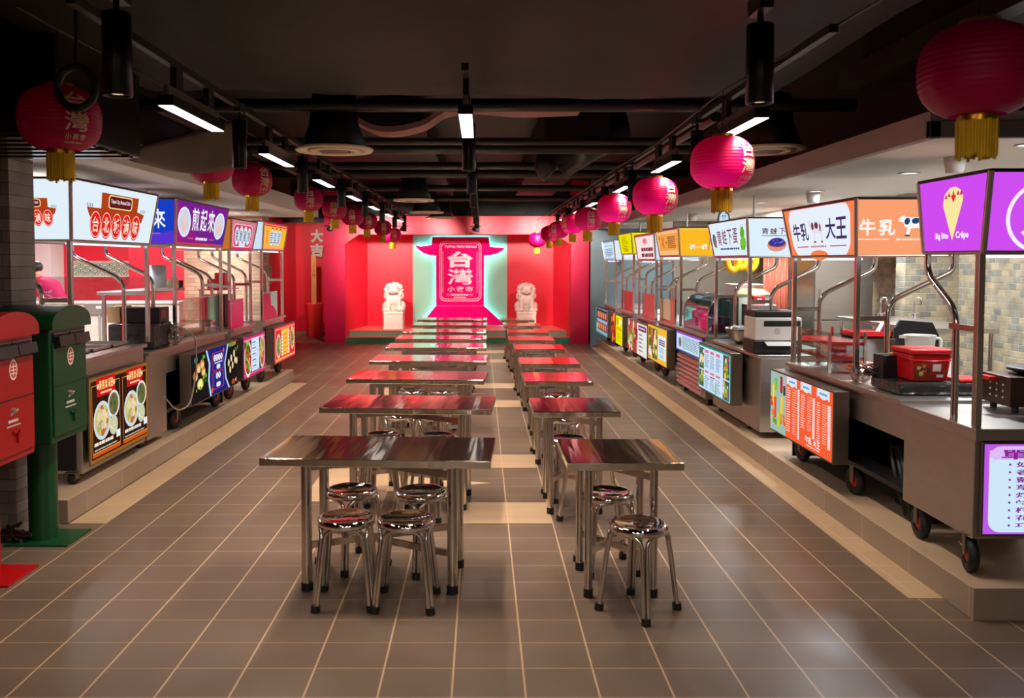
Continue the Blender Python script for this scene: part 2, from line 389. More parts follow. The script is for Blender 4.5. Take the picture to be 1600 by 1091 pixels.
# left kitchen: half wall in white tile, red upper wall, white pier
structure('wall_half', MB().box((-6.8, 10.0, PZ), (-3.5, 10.1, 1.27), M_tile).box((-6.8, 9.97, 1.27), (-3.48, 10.13, 1.295), M_white))
structure('wall_kitchen', MB().box((-4.55, 13.3, 0), (-4.45, 20.9, 3.2), M_redwall))
structure('wall_kitchen_back', MB().box((-6.8, 12.95, PZ), (-4.45, 13.05, 2.43), M_redwall).box((-5.2, 12.75, PZ), (-4.45, 12.95, 2.43), M_redwall))
structure('pier_white', MB().box((-6.55, 12.55, PZ), (-6.25, 12.95, 2.43), M_white))
structure('pier_brick', MB().box((-4.45, 12.95, 0), (-3.27, 13.35, 2.43), M_bricky))
# soffits over the stalls
structure('soffit_left', MB().box((-6.8, 5.72, 2.43), (-2.5, 13.3, 2.62), M_soffit), 0.005)
sr = MB().box((2.42, 4.62, 2.43), (4.75, 18.2, 2.56), M_soffit); structure('soffit_right', sr, 0.005)
structure('fascia_right', MB().box((2.36, 4.58, 2.41), (2.42, 18.2, 2.55), M_fascia).box((2.36, 4.58, 2.41), (4.75, 4.62, 2.50), M_fascia), 0.004)
# upper zone above soffits closed with black boards
structure('wall_upper_right', MB().box((2.9, 4.7, 2.56), (2.95, 18.2, 3.45), M_ceil))
structure('wall_upper_left', MB().box((-2.95, 5.8, 2.62), (-2.9, 13.2, 3.45), M_ceil))
# right kitchen partition in mosaic, rear steel lining, far teal wall
structure('wall_partition', MB().box((4.22, 8.6, PZ), (4.75, 8.8, 2.43), M_mosaic))
structure('wall_teal', MB().box((2.28, 18.0, 0), (4.75, 18.1, 3.45), M_teal))
structure('wall_cross', MB().box((3.25, 14.6, PZ), (4.75, 14.7, 2.43), mat('kitchen_grey', (128, 120, 104), 0.4, 0, 3, 0.15)))
structure('beam_kitchen', MB().box((3.9, 8.9, 2.12), (4.75, 17.9, 2.43), M_beige))
# stage: pillars, lintel with cut corners, splayed returns, steps and panels
SY = 18.5; BY = 20.2
structure('pillar_left', MB().box((-3.36, SY, 0), (-2.92, SY + 0.4, 3.45), M_magwall))
structure('pillar_right', MB().box((1.90, SY - 0.2, 0), (2.28, SY + 0.4, 3.45), M_magwall))
structure('lintel', MB().prism([(-2.92, 2.12), (-2.62, 2.33), (1.60, 2.33), (1.90, 2.12), (1.90, 2.72), (-2.92, 2.72)], M_red, (0, SY + 0.02, 0), (1, 0, 0), (0, 0, 1), (0, 0.2, 0)))
structure('wall_stage_upper', MB().box((-4.45, SY + 0.22, 2.68), (2.28, SY + 0.28, 3.45), M_ceil))
structure('wall_return_left', MB().prism([(-2.96, SY + 0.1), (-2.92, SY + 0.1), (-2.66, BY), (-2.72, BY)], M_red, (0, 0, 0.0), (1, 0, 0), (0, 1, 0), (0, 0, 2.7)))
structure('wall_return_right', MB().prism([(1.90, SY + 0.1), (1.96, SY + 0.1), (1.74, BY), (1.68, BY)], M_red, (0, 0, 0.0), (1, 0, 0), (0, 1, 0), (0, 0, 2.7)))
structure('wall_stage', MB().box((-2.72, BY, 0.2), (-1.60, BY + 0.06, 2.7), M_red).box((0.60, BY, 0.2), (1.74, BY + 0.06, 2.7), M_red))
structure('stage_ceiling', MB().box((-2.9, SY + 0.2, 2.45), (1.9, BY, 2.5), M_red))
st = MB()
st.box((-2.92, SY, 0), (1.90, SY + 0.35, 0.105), M_dred).box((-2.92, SY - 0.01, 0.105), (1.90, SY + 0.36, 0.125), M_pink)
st.box((-2.92, SY + 0.36, 0), (1.90, BY, 0.22), M_sage).box((-2.92, SY + 0.35, 0.22), (1.90, BY, 0.245), M_pink)
structure('stage_platform', st)
structure('wall_far_left', MB().box((-4.45, 20.75, 0), (-3.36, 20.9, 2.62), M_redwall).box((-4.44, 20.70, 0.0), (-3.36, 20.75, 0.06), M_plinth).box((-4.13, 20.742, 0), (-4.12, 20.75, 2.62), M_magwall))
structure('wall_far_upper', MB().box((-4.45, 19.4, 2.62), (-3.36, 19.5, 3.45), M_ceil))

# ------------------------------------------------------------------ dining tables
def foot(p, r, M_=M_rubber):
    return MB().cyl((p[0], p[1], 0), (p[0], p[1], 0.045), r, M_, n=14)
def make_table(name, label, L, D, r, inx, iny):
    t = thing(name, label, 'table')
    top = MB().box((-L / 2, 0, 0.70), (L / 2, D, 0.74), M_top); top.build('table_top', t, bevel=0.004)
    P = []
    for sx in (0, 1):
        for sy in (0, 1):
            x = -L / 2 + inx if not sx else L / 2 - inx; y = iny if not sy else D - iny * 0.45
            P.append((x, y))
            lg = MB().cyl((x, y, 0.02), (x, y, 0.70), r, M_tube, n=16).build('leg', t)
            foot((x, y), r * 1.12).build('foot_cap', lg)
    for z, (a, b) in ((0.645, (P[0], P[3])), (0.615, (P[1], P[2])), (0.225, (P[0], P[3])), (0.195, (P[1], P[2]))):
        d = Vector((b[0] - a[0], b[1] - a[1], 0)); n = Vector((-d.y, d.x, 0)).normalized() * 0.010
        o = Vector((a[0], a[1], z)); h = Vector((0, 0, 0.034))
        m = MB().hexa([o - n, o + d - n, o + d + n, o + n, o - n + h, o + d - n + h, o + d + n + h, o + n + h], M_tube)
        m.build('cross_brace', t)
    return t
def make_stool():
    t = thing('round_stool', 'stool', 'stool')
    MB().lathe([(0, 0.444), (0.108, 0.444), (0.118, 0.449), (0.134, 0.449), (0.146, 0.441), (0.150, 0.428), (0.148, 0.412), (0.138, 0.407), (0.128, 0.414), (0, 0.416)], M_chrome, n=36).build('seat', t)
    for k in range(4):
        a = pi / 4 + k * pi / 2; u = Vector((cos(a), sin(a), 0)); s = Vector((-sin(a), cos(a), 0))
        f = u * 0.200
        lg = MB()
        for sg in (-1, 1):
            o = s * (0.0115 * sg)
            lg.tube([f + o + Vector((0, 0, 0.0)), u * 0.163 + o + Vector((0, 0, 0.28)), u * 0.150 + o + Vector((0, 0, 0.355)), u * 0.145 + s * (0.018 * sg) + Vector((0, 0, 0.385)), u * 0.132 + s * (0.042 * sg) + Vector((0, 0, 0.408)), u * 0.105 + s * (0.085 * sg) + Vector((0, 0, 0.413))], 0.0115, M_tube, 8)
        lo = lg.build('leg', t)
        MB().cyl(f - u * 0.001, f - u * 0.005 + Vector((0, 0, 0.035)), 0.0235, M_rubber, n=12).build('foot_cap', lo)
    return t
LT = [4.39, 5.93, 7.40, 8.77, 10.14, 11.28, 12.36, 13.71, 14.98]
RT = [4.32, 5.81, 7.28, 8.52, 9.95, 11.08, 12.27, 13.56, 14.87]
LRZ = [-3.2, -4.0, -4.0, -2.0, 0, -1.5, -1.5, -2.0, -2.0]
LX = [-0.55, -0.532, -0.576, -0.548, -0.535, -0.532, -0.536, -0.516, -0.518]
RX = [0.731, 0.651, 0.661, 0.686, 0.684, 0.656, 0.673, 0.648, 0.624]
def tname(side, i):
    w_ = 'long steel table' if side == 'L' else 'small square steel table'
    return ('nearest ' + w_) if i == 0 else (('%s %s from the front' % (ORD[i], w_)) if i < 8 else 'farthest ' + w_)
tl0 = make_table('dining_table', '', 1.2, 0.6, 0.0285, 0.21, 0.14)
ts0 = make_table('dining_table', '', 0.59, 0.6, 0.022, 0.125, 0.14)
for i in range(9):
    for proto, ys, xs, side in ((tl0, LT, LX, 'L'), (ts0, RT, RX, 'R')):
        n = 'long rectangular' if side == 'L' else 'small square'; row = 'left' if side == 'L' else 'right'
        if i == 0: lab = '%s polished steel table nearest the front of the %s row' % (n, row)
        elif i == 8: lab = '%s polished steel table farthest back in the %s row, before the stage' % (n, row)
        else: lab = '%s polished steel table, %s from the front in the %s row' % (n, ORD[i], row)
        o = proto if i == 0 else dup(proto)
        o.location = (xs[i], ys[i], 0); o.rotation_euler = (0, 0, radians(LRZ[i]) if side == 'L' else 0); o['label'] = lab
        o['group'] = 'steel dining tables in two rows'
st0 = make_stool(); first = True
rnd = random.Random(3)
for side, ys, xs in (('L', LT, LX), ('R', RT, RX)):
    for i in range(9):
        if side == 'L':
            spots = [(-0.145, 0.01, 0.02, 'near side, left stool'), (0.165, -0.012, -0.06, 'near side, right stool'), (-0.20, 0.555, 0.72, 'far side, left stool'), (0.205, 0.52, 0.70, 'far side, right stool')]
        else:
            spots = [(0.062, -0.025, 0.80, 'near side stool'), (-0.01, 0.56, 0.15, 'far side stool')]
        for (dx, dy, rz, place) in spots:
            if i: dx += rnd.uniform(-0.02, 0.02); dy += rnd.uniform(-0.02, 0.02); rz += rnd.uniform(-0.4, 0.4)
            o = st0 if first else dup(st0); first = False
            o.location = (xs[i] + dx, ys[i] + dy, 0); o.rotation_euler = (0, 0, rz)
            o['label'] = 'round chrome stool at the %s, %s' % (tname(side, i), place)
            o['group'] = 'chrome stools around the tables'

# ------------------------------------------------------------------ food carts
def cart_sign(t, L, z0, z1, dep, front, end, end_side, lean=0.05, lean_e=0.10, lit=1.0):
    """lit sign box on top of a cart, local frame: front is -y; end_side -1 / +1 is the end that faces the entrance"""
    a = L / 2; e0 = -a - (lean_e if end_side < 0 else 0); e1 = a + (lean_e if end_side > 0 else 0)
    if end_side < 0: e1 = a + lean_e * 0.9
    else: e0 = -a - lean_e * 0.9
    b = [Vector((-a, 0, z0)), Vector((a, 0, z0)), Vector((a, dep, z0)), Vector((-a, dep, z0))]
    u = [Vector((e0, -lean, z1)), Vector((e1, -lean, z1)), Vector((e1, dep + lean, z1)), Vector((e0, dep + lean, z1))]
    box = MB().hexa(b + u, M_dsteel).build('sign_box', t)
    fr = MB(); q = 0.011
    for i in range(4):
        j = (i + 1) % 4
        fr.tube([b[i], b[j]], q, M_steel, 4); fr.tube([u[i], u[j]], q, M_blackgl, 4); fr.tube([b[i], u[i]], q * 1.25, M_steel, 4)
    fr.build('sign_frame', box)
    A = Art(b[0], b[1], u[1], u[0], lit, 0.0012); A.k = 3; front(A); A.build('front_sign_panel', box)
    if end:
        if end_side < 0: E = Art(b[3], b[0], u[0], u[3], lit, 0.0012)
        else: E = Art(b[1], b[2], u[2], u[1], lit, 0.0012)
        E.k = 3; end(E); E.build('end_sign_panel', box)
    tb = MB().cyl((-a + 0.05, 0.06, z0 - 0.022), (a - 0.05, 0.06, z0 - 0.022), 0.007, emit((225, 240, 255), 1.8), n=8)
    tb.build('light_tube', box)
    return box
def cart_frame(t, L, zc, z0, s0=0.22, s1=0.66, zb0=1.33, zb1=1.54, zl=1.22, r=0.019, shelf=False):
    for x in (-L / 2 + 0.01, L / 2 - 0.01):
        MB().box((x - 0.017, -0.0, zc), (x + 0.017, 0.034, z0), M_tube).build('front_post', t, bevel=0.004)
        p = bend([(x, s0, zc), (x, s0, zb0), (x, s1, zb1), (x, s1, z0 + 0.01)], 0.10, 6)
        MB().tube(p, r, M_tube, 12).build('rear_pipe', t)
        MB().box((x - 0.012, 0.02, zl - 0.016), (x + 0.012, s0, zl + 0.016), M_tube).build('link_bar', t)
def caster(t, x, y, r=0.095, rz=0.0, brake=False):
    c = Matrix.Translation((x, y, 0)) @ Matrix.Rotation(rz, 4, 'Z')
    w_ = MB()
    M = c @ Matrix.Translation((0, 0, r)) @ Matrix.Rotation(pi / 2, 4, 'X')
    w_.lathe([(r * 0.52, -0.022), (r * 0.86, -0.026), (r * 0.98, -0.016), (r, 0), (r * 0.98, 0.016), (r * 0.86, 0.026), (r * 0.52, 0.022)], M_rubber, n=24, M=M)
    wo = w_.build('caster', t)
    h = MB().lathe([(0, -0.018), (r * 0.52, -0.018), (r * 0.52, 0.018), (0, 0.018)], mat('hub_red', (176, 40, 30), 0.4), n=18, M=M)
    h.build('red_hub', wo)
    f = MB()
    for s in (-1, 1): f.box((-0.022, 0.030 * s - 0.003, r * 0.9), (0.022, 0.030 * s + 0.003, r * 2.15), M_dsteel, c)
    f.box((-0.05, -0.045, r * 2.1), (0.05, 0.045, r * 2.2), M_dsteel, c)
    if brake: f.box((0.02, -0.03, r * 1.25), (0.11, 0.03, r * 1.33), M_steel, c).box((0.02, -0.02, r * 1.3), (0.05, 0.02, r * 2.0), M_steel, c)
    f.build('fork', wo)
def lightbox(t, x0, x1, y0, z0, z1, art, dep=0.10, lit=1.0, rim=0.012):
    """lit menu box hung on the cart front; y0 is its front face"""
    b = MB().box((x0, y0, z0), (x1, y0 + dep, z1), M_dsteel).build('menu_lightbox', t, bevel=0.004)
    A = Art((x0 + rim, y0 - 0.001, z0 + rim), (x1 - rim, y0 - 0.001, z0 + rim), (x1 - rim, y0 - 0.001, z1 - rim), (x0 + rim, y0 - 0.001, z1 - rim), lit)
    art(A); A.build('menu_panel', b)
    return b
def cart(label, side, ya, yb, zc, zs0, zs1, front, end, menu=None, menu_span=None, body=(0.21, None), depth=0.72, box_dep=0.62, casters=True, xplane=None, pipes=True, apron=None, wheel_r=0.095, lit=1.0, mz=(0.23, 0.725), mfront=-0.14, bx=None):
    """zc, zs0.. are heights above the plinth; ya, yb the near and far post along the hall"""
    L = yb - ya; ym = (ya + yb) / 2
    X0 = xplane if xplane is not None else (2.5 if side == 'R' else -2.86)
    t = thing('food_cart', label, 'food cart', (X0, ym, PZ), -pi / 2 if side == 'R' else pi / 2, 'wheeled food carts along the plinths')
    es = 1 if side == 'R' else -1
    b0, b1 = bx if bx else (-L / 2 - 0.02, L / 2 + 0.02)
    if apron is None:
        MB().box((b0 + 0.01, 0.0, body[0]), (b1 - 0.01, depth, zc - 0.03), M_steel).build('cabinet', t, bevel=0.006)
    else:
        MB().box((b0 + 0.01, 0.0, zc - apron), (b1 - 0.01, depth, zc - 0.03), M_steel).build('apron', t, bevel=0.005)
        MB().box((b0 + 0.02, depth - 0.04, 0.015), (b1 - 0.02, depth - 0.02, zc - apron), M_black).build('back_panel', t)
        xe = (b1 - 0.04, b1 - 0.02) if side == 'L' else (b0 + 0.02, b0 + 0.04)
        MB().box((xe[0], 0.03, 0.02), (xe[1], depth - 0.04, zc - apron), M_black).build('end_panel', t)
        MB().box((b0 + 0.02, 0.02, body[0]), (b1 - 0.02, depth - 0.02, body[0] + 0.03), M_black).build('lower_shelf', t)
    MB().box((b0, -0.03, zc - 0.03), (b1, depth + 0.02, zc), M_steel).build('countertop', t, bevel=0.004)
    cart_sign(t, L, zs0, zs1, box_dep, front, end, es, lit=lit)
    if pipes: cart_frame(t, L, zc, zs0, zb0=1.33 + zs0 - 1.64, zb1=1.54 + zs0 - 1.64, zl=1.22 + zs0 - 1.64)
    if casters:
        for x in (-L / 2 + 0.10, L / 2 - 0.10):
            for y in (0.07, depth - 0.08): caster(t, x, y, wheel_r, 0.15 * es, False)
    if menu:
        m0, m1 = menu_span
        if side == 'R': x0, x1 = -(m1 - ym), -(m0 - ym)
        else: x0, x1 = m0 - ym, m1 - ym
        lightbox(t, x0, x1, mfront, mz[0], mz[1], menu, dep=abs(mfront) - 0.032, lit=lit)
    return t
WH = (232, 242, 250)
# --- artwork of the signs
def oval_row(A, txt, v, u0, u1, rv, ring=(250, 235, 215), fill=(226, 32, 30), ink=(255, 240, 215)):
    n = len(txt); st_ = (u1 - u0) / n
    for i, ch in enumerate(txt):
        u = u0 + st_ * (i + 0.5); ru = st_ * 0.50
        A.ell(u, v, ru * 1.02, rv * 1.05, fill); A.ell(u, v, ru * 0.93, rv * 0.95, ring); A.ell(u, v, ru * 0.87, rv * 0.89, fill)
        A.text(ch, u - ru * 0.56, v - rv * 0.58, u + ru * 0.56, v + rv * 0.58, ink, 0.014)
def s_taipei(A, u0=0.16, u1=0.86):
    W = u1 - u0; f = lambda a, b: (u0 + W * a, b)
    A.rect(0, 0, 1, 1, (226, 240, 250))
    A.poly([f(0.02, 0.50), f(0.04, 0.44), f(0.12, 0.33), f(0.9, 0.33), f(0.96, 0.42), f(0.99, 0.56), f(0.85, 0.60), f(0.85, 0.86), f(0.22, 0.86), f(0.22, 0.58), f(0.0, 0.58)], (176, 64, 24))
    for k in range(4):
        A.rect(u0 + W * (0.0 + 0.025 * k), 0.585, u0 + W * (0.008 + 0.025 * k), 0.65, (70, 60, 90)); A.rect(u0 + W * (0.91 + 0.025 * k), 0.59, u0 + W * (0.918 + 0.025 * k), 0.655, (70, 60, 90))
    A.rrect(u0 + W * 0.33, 0.60, u0 + W * 0.74, 0.84, 0.03, (246, 226, 160)); A.rrect(u0 + W * 0.345, 0.62, u0 + W * 0.725, 0.82, 0.025, (100, 22, 30))
    A.text('Taipei City Braised Dish', u0 + W * 0.37, 0.68, u0 + W * 0.70, 0.77, (240, 226, 226), 0.02)
    oval_row(A, '台北城滷味', 0.30, u0 + W * 0.05, u0 + W * 0.93, 0.235)
def e_taipei(A):
    A.rect(0, 0, 1, 1, (226, 240, 250)); k = A.k; A.k = 0
    q = [A.P(0.10, 0.20), A.P(0.98, 0.20), A.P(0.98, 0.76), A.P(0.10, 0.76)]; A.k = k; o = A.q; A.q = q; s_taipei(A); A.q = o
def s_jian(A):
    A.rect(0, 0, 1, 1, (122, 32, 146)); A.poly([(0, 0), (0.55, 0), (0.2, 0.6), (0, 1)], (150, 30, 130)); A.poly([(0.7, 0), (1, 0), (1, 0.8)], (92, 36, 160))
    A.rect(0, 0, 1, 0.05, (224, 70, 60))
    for u in (0.15, 0.85):
        A.ell(u, 0.52, 0.115, 0.34, (240, 244, 252)); A.ell(u, 0.52, 0.098, 0.30, (206, 214, 236)); A.ell(u, 0.44, 0.06, 0.13, (232, 200, 190)); A.ell(u, 0.60, 0.035, 0.12, (232, 208, 200))
    for i, ch in enumerate('煎起來'): A.text(ch, 0.29 + 0.155 * i, 0.34, 0.42 + 0.155 * i, 0.88, (246, 240, 248), 0.015)
    A.lines(0.38, 0.12, 0.62, 0.20, 1, (240, 236, 246), 2, 0.8, 0)
    A.rect(0.22, 0.155, 0.34, 0.17, (236, 120, 160)); A.rect(0.66, 0.155, 0.78, 0.17, (236, 120, 160))
def e_jian(A):
    A.rect(0, 0, 1, 1, (24, 62, 196)); A.poly([(0, 0), (1, 0), (1, 0.3), (0.6, 0.22), (0.3, 0.34), (0, 0.28)], (88, 52, 206))
    for i, ch in enumerate('煎起來'): A.text(ch, 0.10 + 0.28 * i, 0.36, 0.30 + 0.28 * i, 0.78, (240, 246, 255), 0.012)
    A.rect(0.1, 0.235, 0.78, 0.255, (226, 90, 190))
def s_plaque(A):
    A.rect(0, 0, 1, 1, (206, 128, 140)); A.rect(0, 0, 1, 0.09, (232, 40, 120))
    A.rrect(0.08, 0.10, 0.88, 0.86, 0.09, (255, 214, 226)); A.rrect(0.10, 0.125, 0.86, 0.835, 0.08, (224, 50, 96))
    A.rrect(0.34, 0.10, 0.62, 0.22, 0.02, (214, 236, 240))
    for i in range(4):
        A.ell(0.235 + 0.165 * i, 0.47, 0.082, 0.30 if i in (0, 3) else 0.34, (214, 236, 246))
        for k, ch in enumerate('香脆雞排'[i]): A.text(ch, 0.185 + 0.165 * i, 0.30, 0.285 + 0.165 * i, 0.66, (60, 76, 110), 0.01)
def e_pale(A): A.rect(0, 0, 1, 1, (204, 226, 246))
def e_brown(A): A.rect(0, 0, 1, 1, (196, 112, 36))
def s_yellow4(A):
    A.rect(0, 0, 1, 1, (250, 180, 70)); A.rect(0, 0.86, 1, 1, (226, 44, 50)); A.rect(0, 0.90, 1, 0.93, (250, 150, 120)); A.rect(0, 0, 1, 0.08, (250, 150, 130)); A.poly([(0.75, 0.08), (1, 0.08), (1, 0.86)], (252, 196, 30))
    for i in range(3):
        A.ell(0.37 + 0.16 * i, 0.45, 0.085, 0.30, (214, 228, 244)); A.lines(0.31 + 0.16 * i, 0.24, 0.43 + 0.16 * i, 0.66, 5, (70, 84, 120), 5 + i, 0.5, 0.3)
    for i in range(3): A.ell(0.37 + 0.17 * i, 0.80, 0.035, 0.03, (150, 60, 30))
    A.lines(0.14, 0.2, 0.19, 0.7, 6, (196, 60, 50), 9, 0.5, 0.4)
def s_crepe(A):
    A.rect(0, 0, 1, 1, (208, 76, 240))
    A.poly([(0.36, 0.64), (0.50, 0.16), (0.655, 0.68), (0.66, 0.74), (0.62, 0.82), (0.55, 0.87), (0.47, 0.86), (0.39, 0.78)], (250, 232, 160))
    for k, (u, v) in enumerate(((0.41, 0.74), (0.455, 0.76), (0.52, 0.76), (0.585, 0.775), (0.63, 0.775))): A.poly([(u - 0.022, v - 0.02), (u + 0.022, v - 0.02), (u, v + (0.08 if k == 2 else 0.05))], (214, 40, 90))
    A.poly([(0.48, 0.76), (0.56, 0.76), (0.52, 0.66)], (226, 40, 60))
    A.text('Big Bite', 0.22, 0.165, 0.44, 0.27, (250, 244, 255), 0.03); A.text('Crêpe', 0.56, 0.165, 0.76, 0.28, (250, 244, 255), 0.03)
def e_ring(A):
    A.rect(0, 0, 1, 1, (206, 78, 240)); A.disc(0.218, 0.44, 0.185, (244, 240, 255), 44); A.disc(0.218, 0.44, 0.166, (206, 78, 240), 44)
    A.text('大', 0.135, 0.20, 0.30, 0.68, (244, 240, 255), 0.02); A.text('口咬', 0.48, 0.2, 0.9, 0.68, (244, 240, 255), 0.02)
def cow(A, u, v, su, sv, c=(250, 250, 252), d=(40, 70, 110)):
    p = lambda a, b: (u + su * a, v + sv * b)
    A.poly([p(0, .72), p(.02, .86), p(.10, .92), p(.14, .98), p(.20, .90), p(.62, .88), p(.82, .86), p(.90, .74), p(.92, .30), p(.90, .06), p(.82, .06), p(.80, .32), p(.66, .40), p(.44, .38), p(.40, .08), p(.30, .06), p(.32, .40), p(.22, .46), p(.16, .66), p(.08, .66)], c)
    A.ell(u + su * .28, v + sv * .70, su * .09, sv * .16, d, 12); A.ell(u + su * .55, v + sv * .72, su * .13, sv * .14, d, 12); A.ell(u + su * .80, v + sv * .62, su * .05, sv * .16, d, 12)
    A.ell(u + su * .35, v + sv * .05, su * .10, sv * .04, d, 10); A.ell(u + su * .85, v + sv * .05, su * .08, sv * .04, d, 10); A.poly([p(.93, .80), p(1.0, .5), p(.97, .45), p(.90, .7)], c)
def s_cow(A):
    A.rect(0, 0, 1, 1, (250, 132, 80))
    A.poly([(min(0.93, max(0.06, 0.495 + 0.46 * cos(2 * pi * i / 60))), min(0.965, max(0.02, 0.5 + 0.85 * sin(2 * pi * i / 60)))) for i in range(60)], (232, 240, 250))
    A.ell(0.47, 0.02, 0.14, 0.10, (246, 130, 70)); A.rect(0, -0.0, 1, 0.018, (200, 50, 50)); A.rect(0, 0.97, 1, 1, (190, 40, 60))
    for ch, u in (('牛', 0.10), ('乳', 0.225)): A.text(ch, u, 0.32, u + 0.12, 0.68, (70, 42, 100), 0.02)
    for ch, u in (('大', 0.60), ('王', 0.745)): A.text(ch, u, 0.32, u + 0.14, 0.72, (70, 42, 100), 0.02)
    cow(A, 0.36, 0.26, 0.21, 0.48, (226, 226, 236), (120, 50, 70))
    A.rect(0.13, 0.185, 0.32, 0.205, (190, 40, 70)); A.rect(0.65, 0.185, 0.88, 0.205, (190, 40, 70)); A.lines(0.36, 0.17, 0.60, 0.22, 1, (196, 130, 130), 4, 0.7, 0)
def e_cow(A):
    A.rect(0, 0, 1, 1, (252, 160, 112))
    A.text('牛', 0.03, 0.36, 0.19, 0.64, (255, 246, 240), 0.03); A.text('乳', 0.22, 0.36, 0.39, 0.64, (255, 246, 240), 0.03)
    cow(A, 0.41, 0.34, 0.30, 0.38); A.text('大', 0.74, 0.36, 0.86, 0.64, (255, 246, 240), 0.03)
    A.rect(0.02, 0.285, 0.33, 0.30, (255, 240, 230)); A.lines(0.40, 0.27, 0.76, 0.31, 1, (255, 240, 230), 3, 0.7, 0)
def s_frog(A):
    A.rect(0, 0, 1, 1, (224, 240, 250)); A.rect(0, 0, 1, 0.045, (216, 30, 110))
    for i, ch in enumerate('青蛙下蛋'): A.text(ch, 0.19 + 0.145 * i, 0.34 + 0.02 * (i % 2), 0.31 + 0.145 * i, 0.76 + 0.02 * (i % 2), (126, 44, 84), 0.01)
    A.lines(0.24, 0.20, 0.78, 0.26, 1, (60, 76, 110), 3, 0.8, 0)
    A.ell(0.10, 0.48, 0.055, 0.20, (76, 110, 120)); A.ell(0.12, 0.42, 0.03, 0.16, (150, 110, 100))
    A.ell(0.87, 0.62, 0.05, 0.17, (96, 176, 40)); A.ell(0.88, 0.36, 0.075, 0.18, (120, 196, 50)); A.rect(0.83, 0.18, 0.855, 0.30, (90, 170, 40)); A.rect(0.90, 0.18, 0.925, 0.30, (90, 170, 40)); A.rect(0.84, 0.76, 0.848, 0.86, (70, 140, 40)); A.rect(0.89, 0.76, 0.898, 0.86, (70, 140, 40))
def e_frog(A):
    A.rect(0, 0, 1, 1, (222, 240, 252))
    for i, ch in enumerate('青蛙下蛋'): A.text(ch, 0.19 + 0.115 * i, 0.58, 0.285 + 0.115 * i, 0.74, (110, 40, 80), 0.015)
    A.rect(0.19, 0.535, 0.64, 0.55, (60, 80, 130))
    A.ell(0.41, 0.29, 0.135, 0.15, (226, 150, 130)); A.ell(0.41, 0.35, 0.13, 0.10, (150, 70, 70)); A.ell(0.41, 0.38, 0.11, 0.11, (56, 50, 150)); A.blobs(0.33, 0.33, 0.49, 0.45, 14, [(90, 86, 190), (120, 120, 210)], 0.004, 0.008, 2)
def s_orange(A):
    A.rect(0, 0, 1, 1, (252, 190, 130)); A.rect(0, 0.0, 1, 0.05, (214, 60, 60)); A.rect(0, 0.94, 1, 1, (190, 50, 60)); A.rect(0.06, 0.22, 0.98, 0.82, (248, 160, 70))
    A.lines(0.50, 0.30, 0.86, 0.74, 7, (116, 84, 50), 12, 0.62, 0.1); A.lines(0.22, 0.32, 0.34, 0.70, 7, (116, 84, 50), 13, 0.55, 0.3); A.rect(0.39, 0.50, 0.46, 0.54, (116, 84, 50)); A.rect(0.10, 0.64, 0.15, 0.74, (200, 80, 50))
def e_roll(A):
    A.rect(0, 0, 1, 1, (252, 186, 36)); A.rect(0.0, 0.9, 1, 1, (250, 196, 70))
    for i, ch in enumerate('捲一捲'): A.text(ch, 0.20 + 0.115 * i, 0.24 if i != 1 else 0.31, 0.305 + 0.115 * i, 0.42 if i != 1 else 0.33, (250, 250, 250), 0.03)
    A.poly([(0.57, 0.22), (0.57, 0.70), (0.70, 0.78), (0.78, 0.72), (0.78, 0.22)], (250, 200, 120)); A.ell(0.63, 0.74, 0.06, 0.06, (90, 150, 50)); A.ell(0.70, 0.70, 0.035, 0.08, (214, 50, 50)); A.rect(0.562, 0.2, 0.572, 0.72, (100, 60, 30))
def s_white8(A):
    A.rect(0, 0, 1, 1, (248, 226, 226)); A.rect(0, 0, 1, 0.055, (210, 40, 60)); A.rect(0, 0.93, 1, 1, (214, 60, 70)); A.rect(0, 0, 0.02, 1, (214, 90, 90))
    A.ell(0.52, 0.74, 0.12, 0.12, (240, 160, 170)); A.lines(0.43, 0.66, 0.60, 0.84, 5, (206, 70, 90), 3, 0.5, 0.2)
    A.lines(0.28, 0.34, 0.92, 0.50, 1, (150, 40, 60), 6, 0.85, 0); A.lines(0.26, 0.12, 0.92, 0.28, 1, (120, 40, 60), 8, 0.85, 0); A.lines(0.28, 0.38, 0.9, 0.46, 2, (110, 30, 50), 7, 0.4, 0)
def s_limey(A):
    A.rect(0, 0, 1, 1, (238, 226, 0)); A.rect(0, 0, 1, 0.03, (180, 150, 60)); A.rect(0, 0.96, 1, 1, (170, 70, 60)); A.lines(0.22, 0.16, 0.74, 0.86, 9, (150, 130, 10), 5, 0.42, 0.4); A.ell(0.48, 0.15, 0.10, 0.04, (200, 120, 20))
def e_limey(A): A.rect(0, 0, 1, 1, (236, 228, 10))
def s_blue(A):
    A.rect(0, 0, 1, 1, (210, 232, 248)); A.rect(0.08, 0.92, 0.95, 0.97, (70, 120, 160)); A.rect(0.08, 0.04, 0.9, 0.09, (70, 130, 170)); A.lines(0.18, 0.18, 0.86, 0.62, 5, (96, 120, 150), 3, 0.5, 0.3); A.lines(0.2, 0.7, 0.85, 0.78, 1, (130, 150, 170), 3, 0.5, 0.2)
def e_white(A):
    A.rect(0, 0, 1, 1, (226, 236, 250)); A.disc(0.42, 0.5, 0.10, (140, 150, 180)); A.disc(0.42, 0.5, 0.085, (226, 236, 250)); A.lines(0.36, 0.42, 0.5, 0.58, 3, (120, 130, 170), 1)
